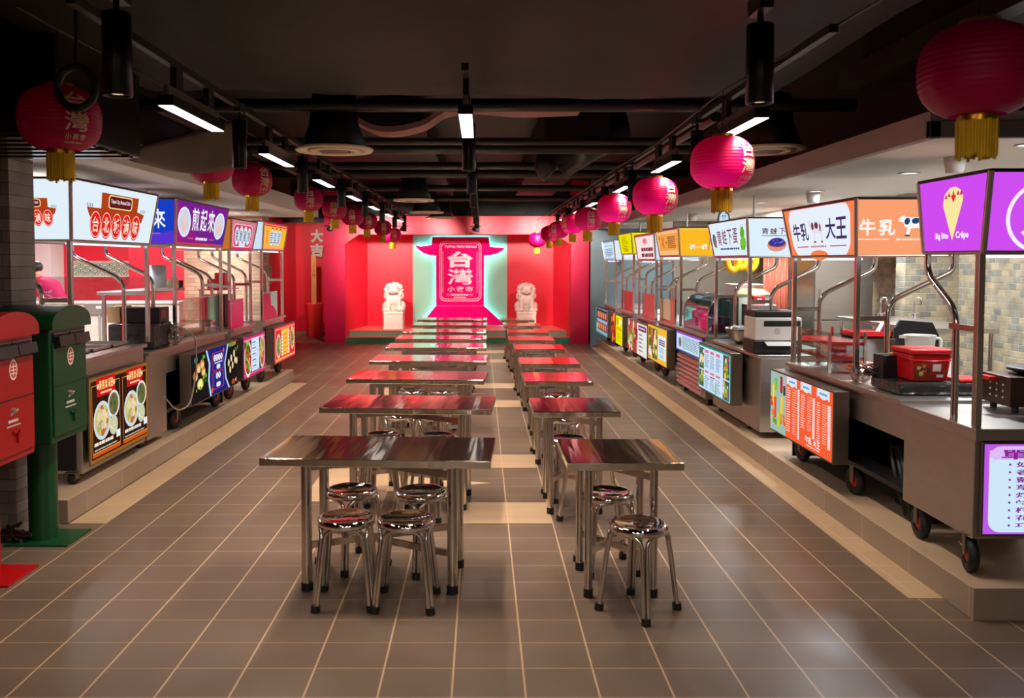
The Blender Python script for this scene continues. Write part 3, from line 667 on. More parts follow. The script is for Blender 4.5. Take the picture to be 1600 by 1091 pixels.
# --- artwork of the menus
GREEN = [(96, 150, 40), (130, 176, 60), (60, 110, 30)]; FOOD = [(214, 120, 50), (236, 190, 120), (190, 70, 40), (240, 214, 150)]
def m_gyoza(A):
    A.rect(0, 0, 1, 1, (30, 24, 26)); A.poly([(0.36, 0), (0.32, 0.35), (0.34, 0.7), (0.28, 1), (0.78, 1), (0.70, 0.6), (0.72, 0.25), (0.80, 0)], (186, 216, 246)); A.poly([(0.39, 0), (0.35, 0.35), (0.37, 0.7), (0.31, 1), (0.75, 1), (0.675, 0.6), (0.695, 0.25), (0.77, 0)], (36, 34, 120))
    for v0, v1 in ((0.10, 0.47), (0.50, 0.90)):
        A.rrect(0.415, v0, 0.66, v1, 0.02, (214, 60, 80)); A.rrect(0.425, v0 + 0.012, 0.65, v1 - 0.012, 0.018, (40, 38, 130))
    for i in range(4): A.ell(0.465 + 0.048 * i, 0.78, 0.025, 0.075, (238, 240, 246)); A.lines(0.455 + 0.048 * i, 0.74, 0.478 + 0.048 * i, 0.82, 3, (50, 50, 110), i, 0.5, 0)
    A.lines(0.46, 0.65, 0.63, 0.69, 1, (220, 224, 240), 3, 0.7, 0); A.rrect(0.50, 0.53, 0.58, 0.63, 0.02, (226, 230, 246))
    for i in range(2): A.ell(0.51 + 0.05 * i, 0.385, 0.026, 0.07, (238, 240, 246)); A.lines(0.498 + 0.05 * i, 0.34, 0.522 + 0.05 * i, 0.43, 3, (50, 50, 110), i + 7, 0.5, 0)
    A.rrect(0.49, 0.14, 0.58, 0.24, 0.02, (226, 230, 246)); A.disc(0.66, 0.90, 0.022, (236, 90, 70)); A.disc(0.40, 0.11, 0.028, (230, 80, 60))
    for (u, v) in ((0.13, 0.70), (0.20, 0.76), (0.07, 0.56), (0.22, 0.60)): A.ell(u, v, 0.042, 0.10, (212, 130, 60), rot=0); A.ell(u + 0.006, v - 0.03, 0.032, 0.07, (240, 206, 140))
    A.ell(0.16, 0.36, 0.06, 0.11, (226, 214, 90)); A.ell(0.16, 0.36, 0.045, 0.085, (250, 240, 150)); A.blobs(0.20, 0.38, 0.28, 0.50, 10, GREEN, 0.012, 0.026, 4); A.blobs(0.08, 0.24, 0.2, 0.3, 6, GREEN, 0.012, 0.022, 5); A.ell(0.08, 0.88, 0.03, 0.07, (60, 170, 180)); A.blobs(0.2, 0.85, 0.3, 0.93, 6, GREEN, 0.01, 0.02, 8)
    for (u, v) in ((0.77, 0.56), (0.83, 0.65), (0.90, 0.74), (0.86, 0.48), (0.92, 0.58), (0.80, 0.40), (0.96, 0.55)): A.ell(u, v, 0.020, 0.085, (226, 196, 140)); A.ell(u + 0.006, v, 0.010, 0.065, (250, 232, 190))
    A.ell(0.86, 0.97, 0.09, 0.05, (180, 130, 60)); A.blobs(0.78, 0.94, 0.92, 0.99, 8, GREEN, 0.012, 0.022, 9); A.blobs(0.92, 0.8, 0.99, 0.9, 5, GREEN, 0.01, 0.02, 2); A.blobs(0.84, 0.08, 0.97, 0.14, 7, FOOD, 0.014, 0.03, 6)
def m_pinknoodle(A):
    A.rect(0, 0, 1, 1, (224, 40, 110)); A.rect(0.02, 0.06, 0.98, 0.94, (240, 140, 180)); A.rect(0.03, 0.08, 0.97, 0.90, (60, 30, 50)); A.rect(0.34, 0.10, 0.70, 0.94, (216, 230, 250))
    for k in range(5): A.lines(0.38, 0.80 - 0.15 * k, 0.56, 0.86 - 0.15 * k, 1, (90, 110, 170), k, 0.6, 0.2); A.lines(0.38, 0.75 - 0.15 * k, 0.66, 0.78 - 0.15 * k, 1, (160, 176, 210), k + 20, 0.5, 0.2)
    A.bowl(0.18, 0.46, 0.16, (230, 214, 220), (150, 40, 30), FOOD + GREEN, 26, 3, 1.35); A.bowl(0.84, 0.52, 0.13, (226, 206, 190), (190, 120, 60), FOOD + GREEN, 22, 5, 1.6); A.blobs(0.06, 0.70, 0.2, 0.86, 8, GREEN, 0.02, 0.035, 4)
def m_yellowmenu(A):
    A.rect(0, 0, 1, 1, (240, 60, 90)); A.rect(0.03, 0.04, 0.97, 0.95, (250, 170, 90)); A.rect(0.05, 0.10, 0.95, 0.92, (232, 50, 60))
    A.rect(0.31, 0.14, 0.70, 0.90, (250, 190, 70))
    for i in range(8):
        for j in range(2):
            A.rect(0.31 + 0.32 * j, 0.15 + 0.09 * i, 0.38 + 0.32 * j, 0.19 + 0.09 * i, (240, 240, 235))
    for i in range(5): A.lines(0.41, 0.20 + 0.13 * i, 0.60, 0.25 + 0.13 * i, 1, (230, 130, 30), i, 0.7, 0.2)
    A.bowl(0.17, 0.46, 0.125, (225, 225, 220), (150, 140, 60), GREEN + [(220, 200, 110)], 22, 7, 1.3); A.bowl(0.84, 0.56, 0.115, (225, 225, 220), (160, 140, 70), GREEN + [(230, 210, 120)], 22, 9, 1.4)
def m_juice(A):
    A.rect(0, 0, 1, 1, (246, 96, 52)); A.rect(0, 0, 0.285, 1, (160, 190, 176))
    for (u, v, h, c) in ((0.055, 0.62, 0.34, (240, 200, 30)), (0.10, 0.80, 0.20, (110, 180, 50)), (0.09, 0.40, 0.36, (226, 70, 40)), (0.16, 0.22, 0.30, (170, 210, 40)), (0.20, 0.82, 0.28, (176, 24, 40)), (0.215, 0.48, 0.30, (246, 190, 40)), (0.255, 0.74, 0.16, (50, 60, 80)), (0.05, 0.30, 0.10, (230, 120, 40))):
        A.rrect(u - 0.022, v - h / 2, u + 0.022, v + h / 2, 0.016, c); A.rrect(u - 0.012, v - h / 2 + 0.02, u - 0.002, v + h / 2 - 0.03, 0.006, tuple(min(255, x + 40) for x in c))
    A.blobs(0.02, 0.12, 0.13, 0.2, 9, [(90, 60, 40), (200, 190, 150), (130, 150, 60)], 0.014, 0.03, 3); A.blobs(0.20, 0.20, 0.27, 0.34, 7, [(240, 150, 40), (236, 100, 40)], 0.018, 0.03, 4); A.blobs(0.01, 0.42, 0.06, 0.56, 6, [(240, 170, 50), (226, 60, 40)], 0.016, 0.026, 5)
    for i, (u0, u1) in enumerate(((0.30, 0.47), (0.535, 0.70), (0.785, 0.965))):
        A.poly([(u0, 1), (u0, 0.86), (u0 + 0.03, 0.89), (u0 + 0.06, 0.86), (u0 + 0.10, 0.85), (u1 - 0.03, 0.88), (u1, 0.85), (u1, 1)], (214, 232, 248)); A.lines(u0 + 0.04, 0.91, u1 - 0.03, 0.955, 1, (90, 150, 200), i, 0.7, 0)
    for (u0, u1, um, v0, v1, n) in ((0.305, 0.375, 0.405, 0.10, 0.84, 19), (0.545, 0.61, 0.645, 0.28, 0.82, 15), (0.79, 0.84, 0.87, 0.20, 0.80, 17)):
        A.lines(u0, v0, u1, v1, n, (252, 214, 206), 3, 0.42, 0.25); A.lines(um, v0, um + 0.075, v1, n, (252, 206, 196), 8, 0.3, 0.3)
    for (u0, u1, v0, v1, n) in ((0.492, 0.522, 0.06, 0.86, 22), (0.728, 0.762, 0.20, 0.82, 18), (0.945, 0.985, 0.16, 0.80, 20)):
        A.lines(u0, v0, u1, v1, n, (250, 244, 246), 5, 0.8, 0)
    for i, ch in enumerate('牛乳大王'): A.text(ch, 0.62 + 0.052 * i + (0.02 if i > 1 else 0), 0.09, 0.668 + 0.052 * i + (0.02 if i > 1 else 0), 0.20, (252, 240, 240), 0.03)
    A.rect(0.64, 0.055, 0.84, 0.068, (252, 230, 230))
def m_bluemenu(A):
    A.rect(0, 0, 1, 1, (40, 140, 130)); A.rect(0.02, 0.02, 0.98, 0.96, (206, 228, 250))
    for (u0, v0, u1, v1, s) in ((0.03, 0.46, 0.18, 0.93, 1), (0.03, 0.06, 0.18, 0.43, 2), (0.79, 0.46, 0.97, 0.95, 3), (0.79, 0.03, 0.97, 0.43, 4)):
        A.rect(u0, v0, u1, v1, (70, 84, 96)); A.blobs(u0 + 0.02, v0 + 0.05, u1 - 0.02, v1 - 0.05, 16, FOOD + GREEN + [(240, 200, 60), (230, 226, 210)], 0.015, 0.04, s)
    for i, u in enumerate((0.22, 0.40, 0.58)):
        A.lines(u, 0.84, u + 0.12, 0.92, 1, (226, 80, 110), i, 0.8, 0); A.lines(u, 0.52, u + 0.15, 0.82, 8, (96, 116, 150), i + 5, 0.4, 0.4); A.lines(u, 0.40, u + 0.13, 0.46, 1, (226, 90, 120), i + 9, 0.8, 0); A.lines(u, 0.06, u + 0.16, 0.36, 8, (110, 130, 160), i + 15, 0.4, 0.4)
    A.rect(0.40, 0.35, 0.56, 0.37, (206, 40, 60)); A.rect(0.565, 0.03, 0.60, 0.28, (130, 200, 40))
def m_orangebox(A):
    A.rect(0, 0, 1, 1, (246, 186, 60)); A.rect(0.03, 0.06, 0.52, 0.93, (110, 84, 60)); A.blobs(0.08, 0.12, 0.47, 0.88, 40, FOOD + GREEN + [(240, 214, 150), (250, 230, 190), (200, 50, 40)], 0.03, 0.075, 4); A.ell(0.14, 0.2, 0.09, 0.12, (220, 226, 236))
    A.rect(0.58, 0.14, 0.97, 0.80, (222, 238, 246)); A.lines(0.62, 0.52, 0.93, 0.70, 3, (110, 50, 110), 3, 0.7, 0.1); A.lines(0.64, 0.32, 0.92, 0.48, 4, (80, 170, 180), 4, 0.5, 0.2); A.lines(0.68, 0.18, 0.88, 0.28, 2, (90, 150, 160), 5, 0.5, 0.2)
def m_redmenu(A):
    A.rect(0, 0, 1, 1, (236, 232, 226)); A.rect(0, 0, 0.52, 1, (190, 60, 60)); A.blobs(0.05, 0.08, 0.46, 0.94, 50, FOOD + GREEN + [(206, 24, 50), (230, 210, 200), (180, 20, 60), (240, 236, 220)], 0.03, 0.07, 8); A.rect(0.49, 0.45, 0.56, 0.8, (150, 40, 60))
    A.rrect(0.60, 0.78, 0.97, 0.95, 0.02, (120, 40, 90)); A.lines(0.64, 0.83, 0.93, 0.90, 1, (240, 220, 230), 2, 0.7, 0)
    for k in range(5): A.lines(0.62, 0.62 - 0.125 * k, 0.82, 0.69 - 0.125 * k, 1, (90, 96, 100), k, 0.6, 0.2)
def m_limemenu(A):
    A.rect(0, 0, 1, 1, (150, 40, 30)); A.blobs(0.03, 0.08, 0.42, 0.94, 36, [(200, 70, 40), (220, 110, 50), (150, 30, 40), (236, 150, 70)], 0.04, 0.09, 3); A.rect(0.46, 0, 1, 1, (240, 232, 0)); A.ell(0.84, 0.80, 0.10, 0.10, (236, 240, 226)); A.lines(0.54, 0.70, 0.70, 0.92, 4, (120, 110, 20), 3, 0.5, 0.2); A.lines(0.54, 0.48, 0.96, 0.60, 2, (226, 120, 30), 4, 0.6, 0.1); A.lines(0.54, 0.1, 0.94, 0.42, 5, (180, 166, 10), 5, 0.4, 0.3)
def m_gridmenu(A):
    A.rect(0, 0, 1, 1, (120, 160, 176)); A.rect(0.03, 0.03, 0.97, 0.97, (36, 50, 66)); A.rect(0.03, 0.03, 0.16, 0.4, (110, 180, 160)); A.rect(0.1, 0.46, 0.97, 0.58, (150, 180, 200)); A.rect(0.1, 0.03, 0.97, 0.14, (130, 180, 190))
    for i in range(5):
        for v in (0.17, 0.62): A.rrect(0.14 + 0.165 * i, v, 0.27 + 0.165 * i, v + 0.28, 0.03, (206, 90, 60)); A.rrect(0.16 + 0.165 * i, v + 0.04, 0.22 + 0.165 * i, v + 0.24, 0.02, (240, 170, 110))
def m_purplemini(A):
    A.rect(0, 0, 1, 1, (60, 96, 200)); A.rect(0.02, 0.06, 0.98, 0.98, (206, 226, 246)); A.rect(0.02, 0.9, 0.98, 0.99, (160, 70, 200)); A.lines(0.26, 0.24, 0.92, 0.82, 7, (96, 120, 150), 3, 0.45, 0.2); A.lines(0.28, 0.16, 0.9, 0.24, 1, (90, 190, 120), 6, 0.6, 0.1); A.ell(0.16, 0.45, 0.07, 0.28, (170, 160, 150)); A.ell(0.17, 0.45, 0.04, 0.24, (110, 110, 110))
def m_list(A):
    A.rect(0, 0, 1, 1, (190, 90, 232)); A.rrect(0.02, 0.02, 0.98, 0.98, 0.06, (206, 232, 250)); A.rrect(0.02, 0.80, 0.98, 0.98, 0.06, (222, 186, 246)); A.rect(0.02, 0.78, 0.98, 0.83, (206, 232, 250))
    A.text('單純系列', 0.07, 0.83, 0.55, 0.945, (140, 30, 150), 0.025)
    for i, ln in enumerate(('奶油', '香蒜', '藍莓', '草莓', '煉乳', '蜂蜜', '椰香奶酥', '花生', '巧克力')):
        v = 0.745 - 0.0845 * i; A.disc(0.105, v + 0.03, 0.006, (120, 40, 150)); A.text(ln, 0.13, v, 0.13 + 0.068 * len(ln), v + 0.062, (130, 40, 150), 0.02)
def m_poster(A):
    A.rect(0, 0, 1, 1, (150, 96, 30)); A.rect(0.02, 0.04, 0.98, 0.96, (52, 28, 18))
    for k in range(9): A.rect(0.02, 0.05 + 0.10 * k, 0.98, 0.055 + 0.10 * k, (26, 14, 10))
    for o in (0.03, 0.515):
        W = 0.45
        for (a, b, c, d) in ((0, 0.10, 1, 0.115), (0, 0.90, 1, 0.91), (0, 0.10, 0.012, 0.91), (0.988, 0.10, 1, 0.91)): A.rect(o + W * a, b, o + W * c, d, (214, 140, 70))
        A.rect(o, 0.06, o + W, 0.10, (206, 84, 24))
        A.poly([(o + W * 0.18, 0.76), (o + W * 0.82, 0.76), (o + W * 0.84, 0.985), (o + W * 0.16, 0.985)], (206, 24, 30))
        for i, ch in enumerate('優惠套餐B'): A.text(ch, o + W * (0.25 + 0.105 * i), 0.84, o + W * (0.345 + 0.105 * i), 0.95, (252, 226, 140), 0.01)
        A.disc(o + W * 0.21, 0.885, 0.02, (246, 200, 160)); A.disc(o + W * 0.79, 0.885, 0.02, (246, 200, 160)); A.lines(o + W * 0.30, 0.785, o + W * 0.70, 0.82, 1, (246, 210, 160), 3, 0.7, 0)
        A.bowl(o + W * 0.34, 0.47, 0.145, (206, 220, 226), (206, 190, 130), [(226, 210, 150), (236, 220, 170), (190, 110, 60), (226, 186, 170), (232, 214, 160), (216, 196, 130), (170, 170, 100)], 60, 5); A.bowl(o + W * 0.75, 0.62, 0.105, (230, 232, 230), (120, 110, 70), [(70, 80, 50), (110, 100, 60), (90, 110, 60)], 24, 6); A.bowl(o + W * 0.73, 0.36, 0.075, (196, 206, 190), (206, 206, 160), [(190, 200, 150), (230, 226, 200)], 16, 7)
        A.rect(o + W * 0.82, 0.19, o + W * 0.97, 0.28, (236, 238, 236)); A.lines(o + W * 0.04, 0.185, o + W * 0.72, 0.235, 1, (236, 226, 210), 8, 0.8, 0); A.lines(o + W * 0.04, 0.13, o + W * 0.85, 0.155, 1, (200, 180, 160), 9, 0.7, 0)

# --- left row
c_l1 = cart('steel cart with white braised dish sign and wood poster of noodle bowls, behind the mailboxes', 'L', 6.04, 7.45, 0.90, 1.745, 2.17, s_taipei, e_taipei, menu=m_poster, menu_span=(6.16, 7.26), body=(0.07, 0), bx=(6.13 - 6.745, 7.30 - 6.745), wheel_r=0.04, mz=(0.115, 0.76), mfront=-0.012 - 0.03, depth=0.66)
c_l2 = cart('steel cart under the purple and blue calligraphy sign with dumpling menu', 'L', 8.09, 9.55, 0.82, 1.755, 2.175, s_jian, e_jian, menu=m_gyoza, menu_span=(8.05, 9.61), apron=0.24, bx=(7.34 - 8.82, 9.62 - 8.82))
MB().box((7.345 - 8.82, 0.0, 0.06), (7.80 - 8.82, 0.03, 0.585), M_steel).build('side_panel', c_l2, bevel=0.003)
c_l3 = cart('steel cart under the pink plaque sign with pink noodle menu, on the left row', 'L', 9.86, 10.78, 0.82, 1.73, 2.08, s_plaque, e_brown, menu=m_pinknoodle, menu_span=(9.84, 10.84))
c_l4 = cart('farthest steel cart of the left row, orange and yellow sign and menu', 'L', 11.30, 12.48, 0.82, 1.75, 2.115, s_yellow4, e_pale, menu=m_yellowmenu, menu_span=(11.32, 12.58))
# --- right row
c_r2 = cart('steel cart under the orange and white cow sign with fruit juice menu', 'R', 5.77, 6.95, 0.78, 1.635, 2.01, s_cow, e_cow, menu=m_juice, menu_span=(5.75, 7.01), apron=0.24, bx=(-0.63, 1.30))
c_r3 = cart('steel cart under the pale frog sign with blue menu, printer at its near end', 'R', 8.09, 9.26, 0.76, 1.64, 2.0, s_frog, e_frog, menu=m_bluemenu, menu_span=(8.12, 9.34), body=(0.06, 0), bx=(-0.60, 0.98), wheel_r=0.03)
c_r4 = cart('steel cart under the orange front and yellow roll end sign', 'R', 10.88, 12.09, 0.77, 1.66, 2.02, s_orange, e_roll, menu=m_orangebox, menu_span=(10.95, 12.2))
c_r5 = cart('steel cart under the white sign with red border and dark red letters', 'R', 12.40, 13.76, 0.74, 1.61, 2.0, s_white8, e_pale, menu=m_redmenu, menu_span=(12.26, 13.92), mz=(0.19, 0.68))
c_r6 = cart('steel cart under the bright lime yellow sign', 'R', 14.26, 15.40, 0.74, 1.72, 2.07, s_limey, e_limey, menu=m_limemenu, menu_span=(14.4, 15.7), mz=(0.16, 0.67))
c_r7 = cart('farthest steel cart of the right row, small pale blue sign', 'R', 16.13, 17.48, 0.74, 1.618, 1.99, s_blue, e_white, menu=m_gridmenu, menu_span=(16.1, 17.7), mz=(0.16, 0.67))
# crepe cart turned to face the entrance
cc = thing('food_cart', 'nearest right cart with purple cone sign, facing the entrance', 'food cart', (3.14, 4.31, PZ), 0, 'wheeled food carts along the plinths')
MB().box((-0.66, 0.0, 0.195), (0.70, 0.72, 0.70), M_steel).build('cabinet', cc, bevel=0.005)
MB().box((-0.67, -0.025, 0.70), (0.71, 0.74, 0.76), M_steel).build('countertop', cc, bevel=0.004)
a0, dp, z0, z1 = 0.64, 0.57, 1.645, 2.04
b_ = [Vector(p) for p in ((-a0, 0, z0), (a0, 0, z0), (a0, dp, z0), (-a0, dp, z0))]; u_ = [Vector(p) for p in ((-a0 - 0.03, -0.10, z1), (a0 + 0.03, -0.10, z1), (a0 + 0.03, dp + 0.02, z1), (-a0 - 0.03, dp + 0.02, z1))]
sb = MB().hexa(b_ + u_, M_dsteel).build('sign_box', cc)
fr = MB()
for i in range(4):
    j = (i + 1) % 4; fr.tube([b_[i], b_[j]], 0.012, M_steel, 4); fr.tube([u_[i], u_[j]], 0.012, M_blackgl, 4); fr.tube([b_[i], u_[i]], 0.016, M_steel, 4)
fr.build('sign_frame', sb)
A = Art(b_[0], b_[1], u_[1], u_[0], 1.0, 0.0012); A.k = 3; e_ring(A); A.build('front_sign_panel', sb)
A = Art(b_[3], b_[0], u_[0], u_[3], 1.0, 0.0012); A.k = 3; s_crepe(A); A.build('end_sign_panel', sb)
MB().cyl((-0.6, 0.06, z0 - 0.022), (0.6, 0.06, z0 - 0.022), 0.007, emit((225, 240, 255), 1.8), n=8).build('light_tube', sb)
for x in (-a0 + 0.01, a0 - 0.01):
    MB().box((x - 0.018, 0.02, 0.76), (x + 0.018, 0.056, z0), M_tube).build('front_post', cc, bevel=0.004)
    MB().tube(bend([(x + 0.03, 0.30, 0.76), (x + 0.03, 0.30, 1.33), (x, 0.55, 1.53), (x, 0.55, z0 + 0.01)], 0.09, 6), 0.019, M_tube, 12).build('rear_pipe', cc)
    MB().box((x - 0.01, 0.05, 1.24), (x + 0.012, 0.30, 1.27), M_tube).build('link_bar', cc)
caster(cc, -0.62, 0.08, 0.095, 1.3, True); caster(cc, -0.60, 0.62, 0.095, 1.45); caster(cc, 0.62, 0.08, 0.095, 1.3); caster(cc, 0.62, 0.62, 0.095, 1.3)
lightbox(cc, -0.63, 0.62, -0.02, 0.215, 0.695, m_list, dep=0.018, rim=0.012)

# ------------------------------------------------------------------ mailboxes
def mailbox(label, y, m, zb, zt):
    t = thing('mailbox', label, 'mailbox', (-2.775, y, 0))
    MB().box((-0.17, -0.165, 0), (0.225, 0.165, 0.012), m).build('base_plate', t, bevel=0.002)
    MB().cyl((0, 0, 0.012), (0, 0, zb + 0.02), 0.086, m, n=32).build('post', t)
    MB().box((-0.17, -0.235, zb), (0.18, 0.235, zt), m).build('box_body', t, bevel=0.008)
    arch = [(-0.255, zt - 0.015), (0.255, zt - 0.015), (0.255, zt + 0.02)] + [(0.255 * cos(a), zt + 0.02 + 0.105 * sin(a)) for a in [pi * i / 16 for i in range(1, 16)]] + [(-0.255, zt + 0.02)]
    MB().prism(arch, m, (-0.19, 0, 0), (0, 1, 0), (0, 0, 1), (0.40, 0, 0)).build('arched_roof', t, bevel=0.006)
    MB().box((0.18, -0.215, zb + 0.04), (0.192, 0.215, zt - 0.10), m).build('front_door', t, bevel=0.004)
    MB().box((0.192, -0.205, zb + 0.345), (0.194, 0.205, zb + 0.352), mat('seam_dark', (20, 20, 20), 0.6)).build('door_seam', t)
    for s in (-1, 1):
        y0, y1 = (-0.20, -0.005) if s < 0 else (0.005, 0.20)
        sl = MB().box((0.18, y0, zt - 0.125), (0.19, y1, zt - 0.045), M_black).build('letter_slot', t)
        MB().hexa([(0.18, y0, zt - 0.045), (0.192, y0, zt - 0.045), (0.192, y1, zt - 0.045), (0.18, y1, zt - 0.045), (0.18, y0, zt - 0.038), (0.192, y0, zt - 0.038), (0.192, y1, zt - 0.038), (0.18, y1, zt - 0.038)], M_dsteel).build('slot_rim', sl)
        MB().hexa([(0.19, y0, zt - 0.135), (0.232, y0, zt - 0.115), (0.232, y1, zt - 0.115), (0.19, y1, zt - 0.135), (0.19, y0, zt - 0.127), (0.222, y0, zt - 0.055), (0.222, y1, zt - 0.055), (0.19, y1, zt - 0.127)], mat('flap_dark', (38, 30, 27), 0.35, 0.3)).build('slot_flap', sl)
    e = Art((0.193, -0.045, zt - 0.255), (0.193, 0.045, zt - 0.255), (0.193, 0.045, zt - 0.135), (0.193, -0.045, zt - 0.135), 0, 0.0008)
    e.ell(0.5, 0.5, 0.46, 0.48, (232, 226, 216)); e.ell(0.5, 0.5, 0.36, 0.38, (206, 60, 50))
    for k in range(3): e.rect(0.22, 0.30 + 0.16 * k, 0.78, 0.36 + 0.16 * k, (232, 226, 216))
    e.rect(0.46, 0.2, 0.54, 0.8, (232, 226, 216)); e.build('postal_emblem', t)
    a = Art((0.193, -0.09, zb + 0.16), (0.193, 0.09, zb + 0.16), (0.193, 0.09, zb + 0.32), (0.193, -0.09, zb + 0.32), 0, 0.0008)
    a.lines(0.15, 0.36, 0.72, 0.50, 1, (216, 214, 206), 3, 0.7, 0); a.lines(0.05, 0.22, 0.85, 0.30, 1, (216, 214, 206), 4, 0.6, 0); a.poly([(0.3, 0.6), (0.75, 0.75), (0.72, 0.82), (0.32, 0.7)], (200, 200, 194)); a.build('door_lettering', t)
    MB().cyl((0.19, -0.01, zb + 0.285), (0.205, -0.01, zb + 0.285), 0.016, M_steel, n=14).build('lock', t)
    MB().box((0.192, 0.02, zb + 0.10), (0.204, 0.034, zb + 0.17), m).box((0.192, -0.02, zb + 0.156), (0.204, 0.034, zb + 0.17), m).build('door_pull', t)
    return t
mailbox('green arched mailbox on a round post, standing behind the red one', 5.41, M_mgreen, 0.65, 1.36)
mailbox('red arched mailbox at the left edge, standing before the green one', 4.745, M_mred, 0.65, 1.355)
fb = MB(); rnd = random.Random(5)
for k in range(16): fb.tube([( -3.0 + rnd.uniform(-.04, .04), 5.36 + rnd.uniform(-.05, .02), 0.02 + rnd.uniform(0, .06)), (-2.95 + rnd.uniform(-.06, .06), 5.36 + rnd.uniform(-.05, .02), 0.07 + rnd.uniform(-.04, .05)), (-2.9 + rnd.uniform(-.04, .1), 5.34 + rnd.uniform(-.06, .02), 0.02 + rnd.uniform(0, .05))], 0.012, M_clear, 6)
tag(fb.build('plastic_wrap'), 'crumpled clear plastic wrap on the floor by the brick wall foot', 'plastic wrap')

# ------------------------------------------------------------------ paper lanterns
R = 0.175
def lan_r(z):
    q = z / 0.152; return R * max(0, 1 - abs(q) ** 2.6) ** (1 / 2.2) if abs(q) < 1 else 0.0
def make_lantern():
    t = thing('paper_lantern', '', 'lantern', group='hanging paper lanterns in two rows')
    N = 64; m = MB(); prof = []
    for i in range(N + 1):
        z = -0.140 + 0.280 * i / N; prof.append((lan_r(z) + 0.0010 * cos(2 * pi * i / 4), z))
    n = 48; vs = []; K = len(prof)
    for j in range(n):
        a = 2 * pi * j / n; s = 1 - 0.016 * (1 if j % 6 == 0 else 0)
        for r, z in prof: vs.append((r * s * cos(a), r * s * sin(a), z))
    fs = [(j * K + k, ((j + 1) % n) * K + k, ((j + 1) % n) * K + k + 1, j * K + k + 1) for j in range(n) for k in range(K - 1)]
    m.add(vs, fs, M_lan, True); m.build('paper_shade', t)
    def wrap(mb, body, x0, x1, z0, z1, bold):
        V, F, _ = glyphs(body, bold); vs = []
        for x, y in V:
            z = z0 + (z1 - z0) * y; a = -pi / 2 + (x0 + (x1 - x0) * x) / R; r = lan_r(z) + 0.0045
            vs.append((r * cos(a), r * sin(a), z))
        mb.add(vs, F, M_letter)
    l = MB()
    wrap(l, '台', -0.052, 0.052, 0.020, 0.105, 0.025); wrap(l, '灣', -0.052, 0.052, -0.070, 0.012, 0.008)
    for i, ch in enumerate('小夜市'): wrap(l, ch, -0.050 + 0.036 * i, -0.020 + 0.036 * i, -0.106, -0.080, 0.012)
    wrap(l, 'Taiwan Night Markets', -0.05, 0.05, -0.122, -0.113, 0.01)
    l.build('lettering', t)
    MB().cyl((0, 0, 0.128), (0, 0, 0.158), 0.058, M_gold, n=24).build('top_band', t)
    MB().cyl((0, 0, -0.158), (0, 0, -0.134), 0.058, M_gold, n=24).build('bottom_band', t)
    rn = random.Random(2); ts = MB()
    for k in range(40):
        a = 2 * pi * k / 40; zb = -0.275 + rn.uniform(-0.01, 0.012); r0 = 0.054 + rn.uniform(-.003, .003)
        ts.tube([(r0 * cos(a), r0 * sin(a), -0.155), (r0 * 0.99 * cos(a), r0 * 0.99 * sin(a), zb)], 0.0047, M_tas, 5)
    ts.lathe([(0.05, -0.155), (0.05, -0.26)], M_tas, n=20); ts.build('tassel', t)
    MB().cyl((0, 0, 0.158), (0, 0, 0.40), 0.003, M_black, n=6).build('hanging_cord', t)
    return t
la0 = make_lantern(); first = True
RL = [(1.57, 2.76, 2.36, 2.9), (1.35, 4.87, 2.31, 0.66), (1.352, 6.75, 2.262, 0.58), (1.365, 8.9, 2.30, 0.37), (1.352, 11.0, 2.288, 0.12), (1.38, 13.1, 2.32, -0.9), (1.34, 15.0, 2.30, -0.6), (1.30, 16.5, 2.28, 0.1), (1.13, 17.6, 2.19, 2.6)]
LL = [(-1.90, 3.93, 2.40, 0.85), (-2.06, 6.62, 2.505, 2.6), (-2.045, 7.75, 2.485, 0.95), (-2.09, 10.5, 2.51, 0.3), (-2.10, 12.4, 2.50, 0.1), (-2.02, 13.6, 2.465, 0.1), (-1.95, 14.8, 2.44, 0.3), (-1.93, 17.0, 2.41, 0.2), (-1.80, 17.6, 2.29, 0.3)]
for side, pts in (('right', RL), ('left', LL)):
    for i, (x, y, z, rz) in enumerate(pts):
        o = la0 if first else dup(la0); first = False
        o.location = (x, y, z); o.rotation_euler = (0, 0, rz + math.atan2(-x, y) * 0.0)
        o['label'] = ('pink paper lantern with yellow fringe, %s in the %s row' % (('nearest' if i == 0 else ORD[i] + ' from the front'), side)) if i < 8 else 'pink paper lantern with yellow fringe, farthest in the %s row' % side
        o.scale = (1, 1, 1) if i < 8 else (1, 1, 1.0)

# ------------------------------------------------------------------ overhead services
def solo(mb, name, label, cat, group=None, bevel=0):
    return tag(mb.build(name, bevel=bevel), label, cat, group)
du = thing('ceiling_duct', 'wide dark sagging ceiling duct over the front tables', 'duct')
N = 28; vs = []; nx = 36
rnd = random.Random(11)
for j in range(N + 1):
    for i in range(nx + 1):
        x = -2.25 + 4.25 * i / nx; y = 0.6 + 5.6 * j / N
        z = 2.93 - 0.03 * abs(sin(x * 1.7 + 0.5 * sin(y))) - 0.02 * sin(y * 2.1 + x) + rnd.uniform(-0.004, 0.004)
        if j == N: z += 0.03
        vs.append((x, y, z))
m = MB(); m.add(vs, [(j * (nx + 1) + i, j * (nx + 1) + i + 1, (j + 1) * (nx + 1) + i + 1, (j + 1) * (nx + 1) + i) for j in range(N) for i in range(nx)], M_duct, True); m.build('sagging_lining', du)
MB().box((-2.25, 0.6, 2.98), (2.0, 6.2, 3.40), M_duct).build('duct_body', du)
for y in (1.8, 3.4, 5.0): MB().box((-2.30, y - 0.02, 2.955), (2.05, y + 0.02, 2.98), M_pipe).build('support_strap', du)
d2 = thing('ceiling_duct', 'grey brown ceiling duct above the right stalls, near the camera', 'duct')
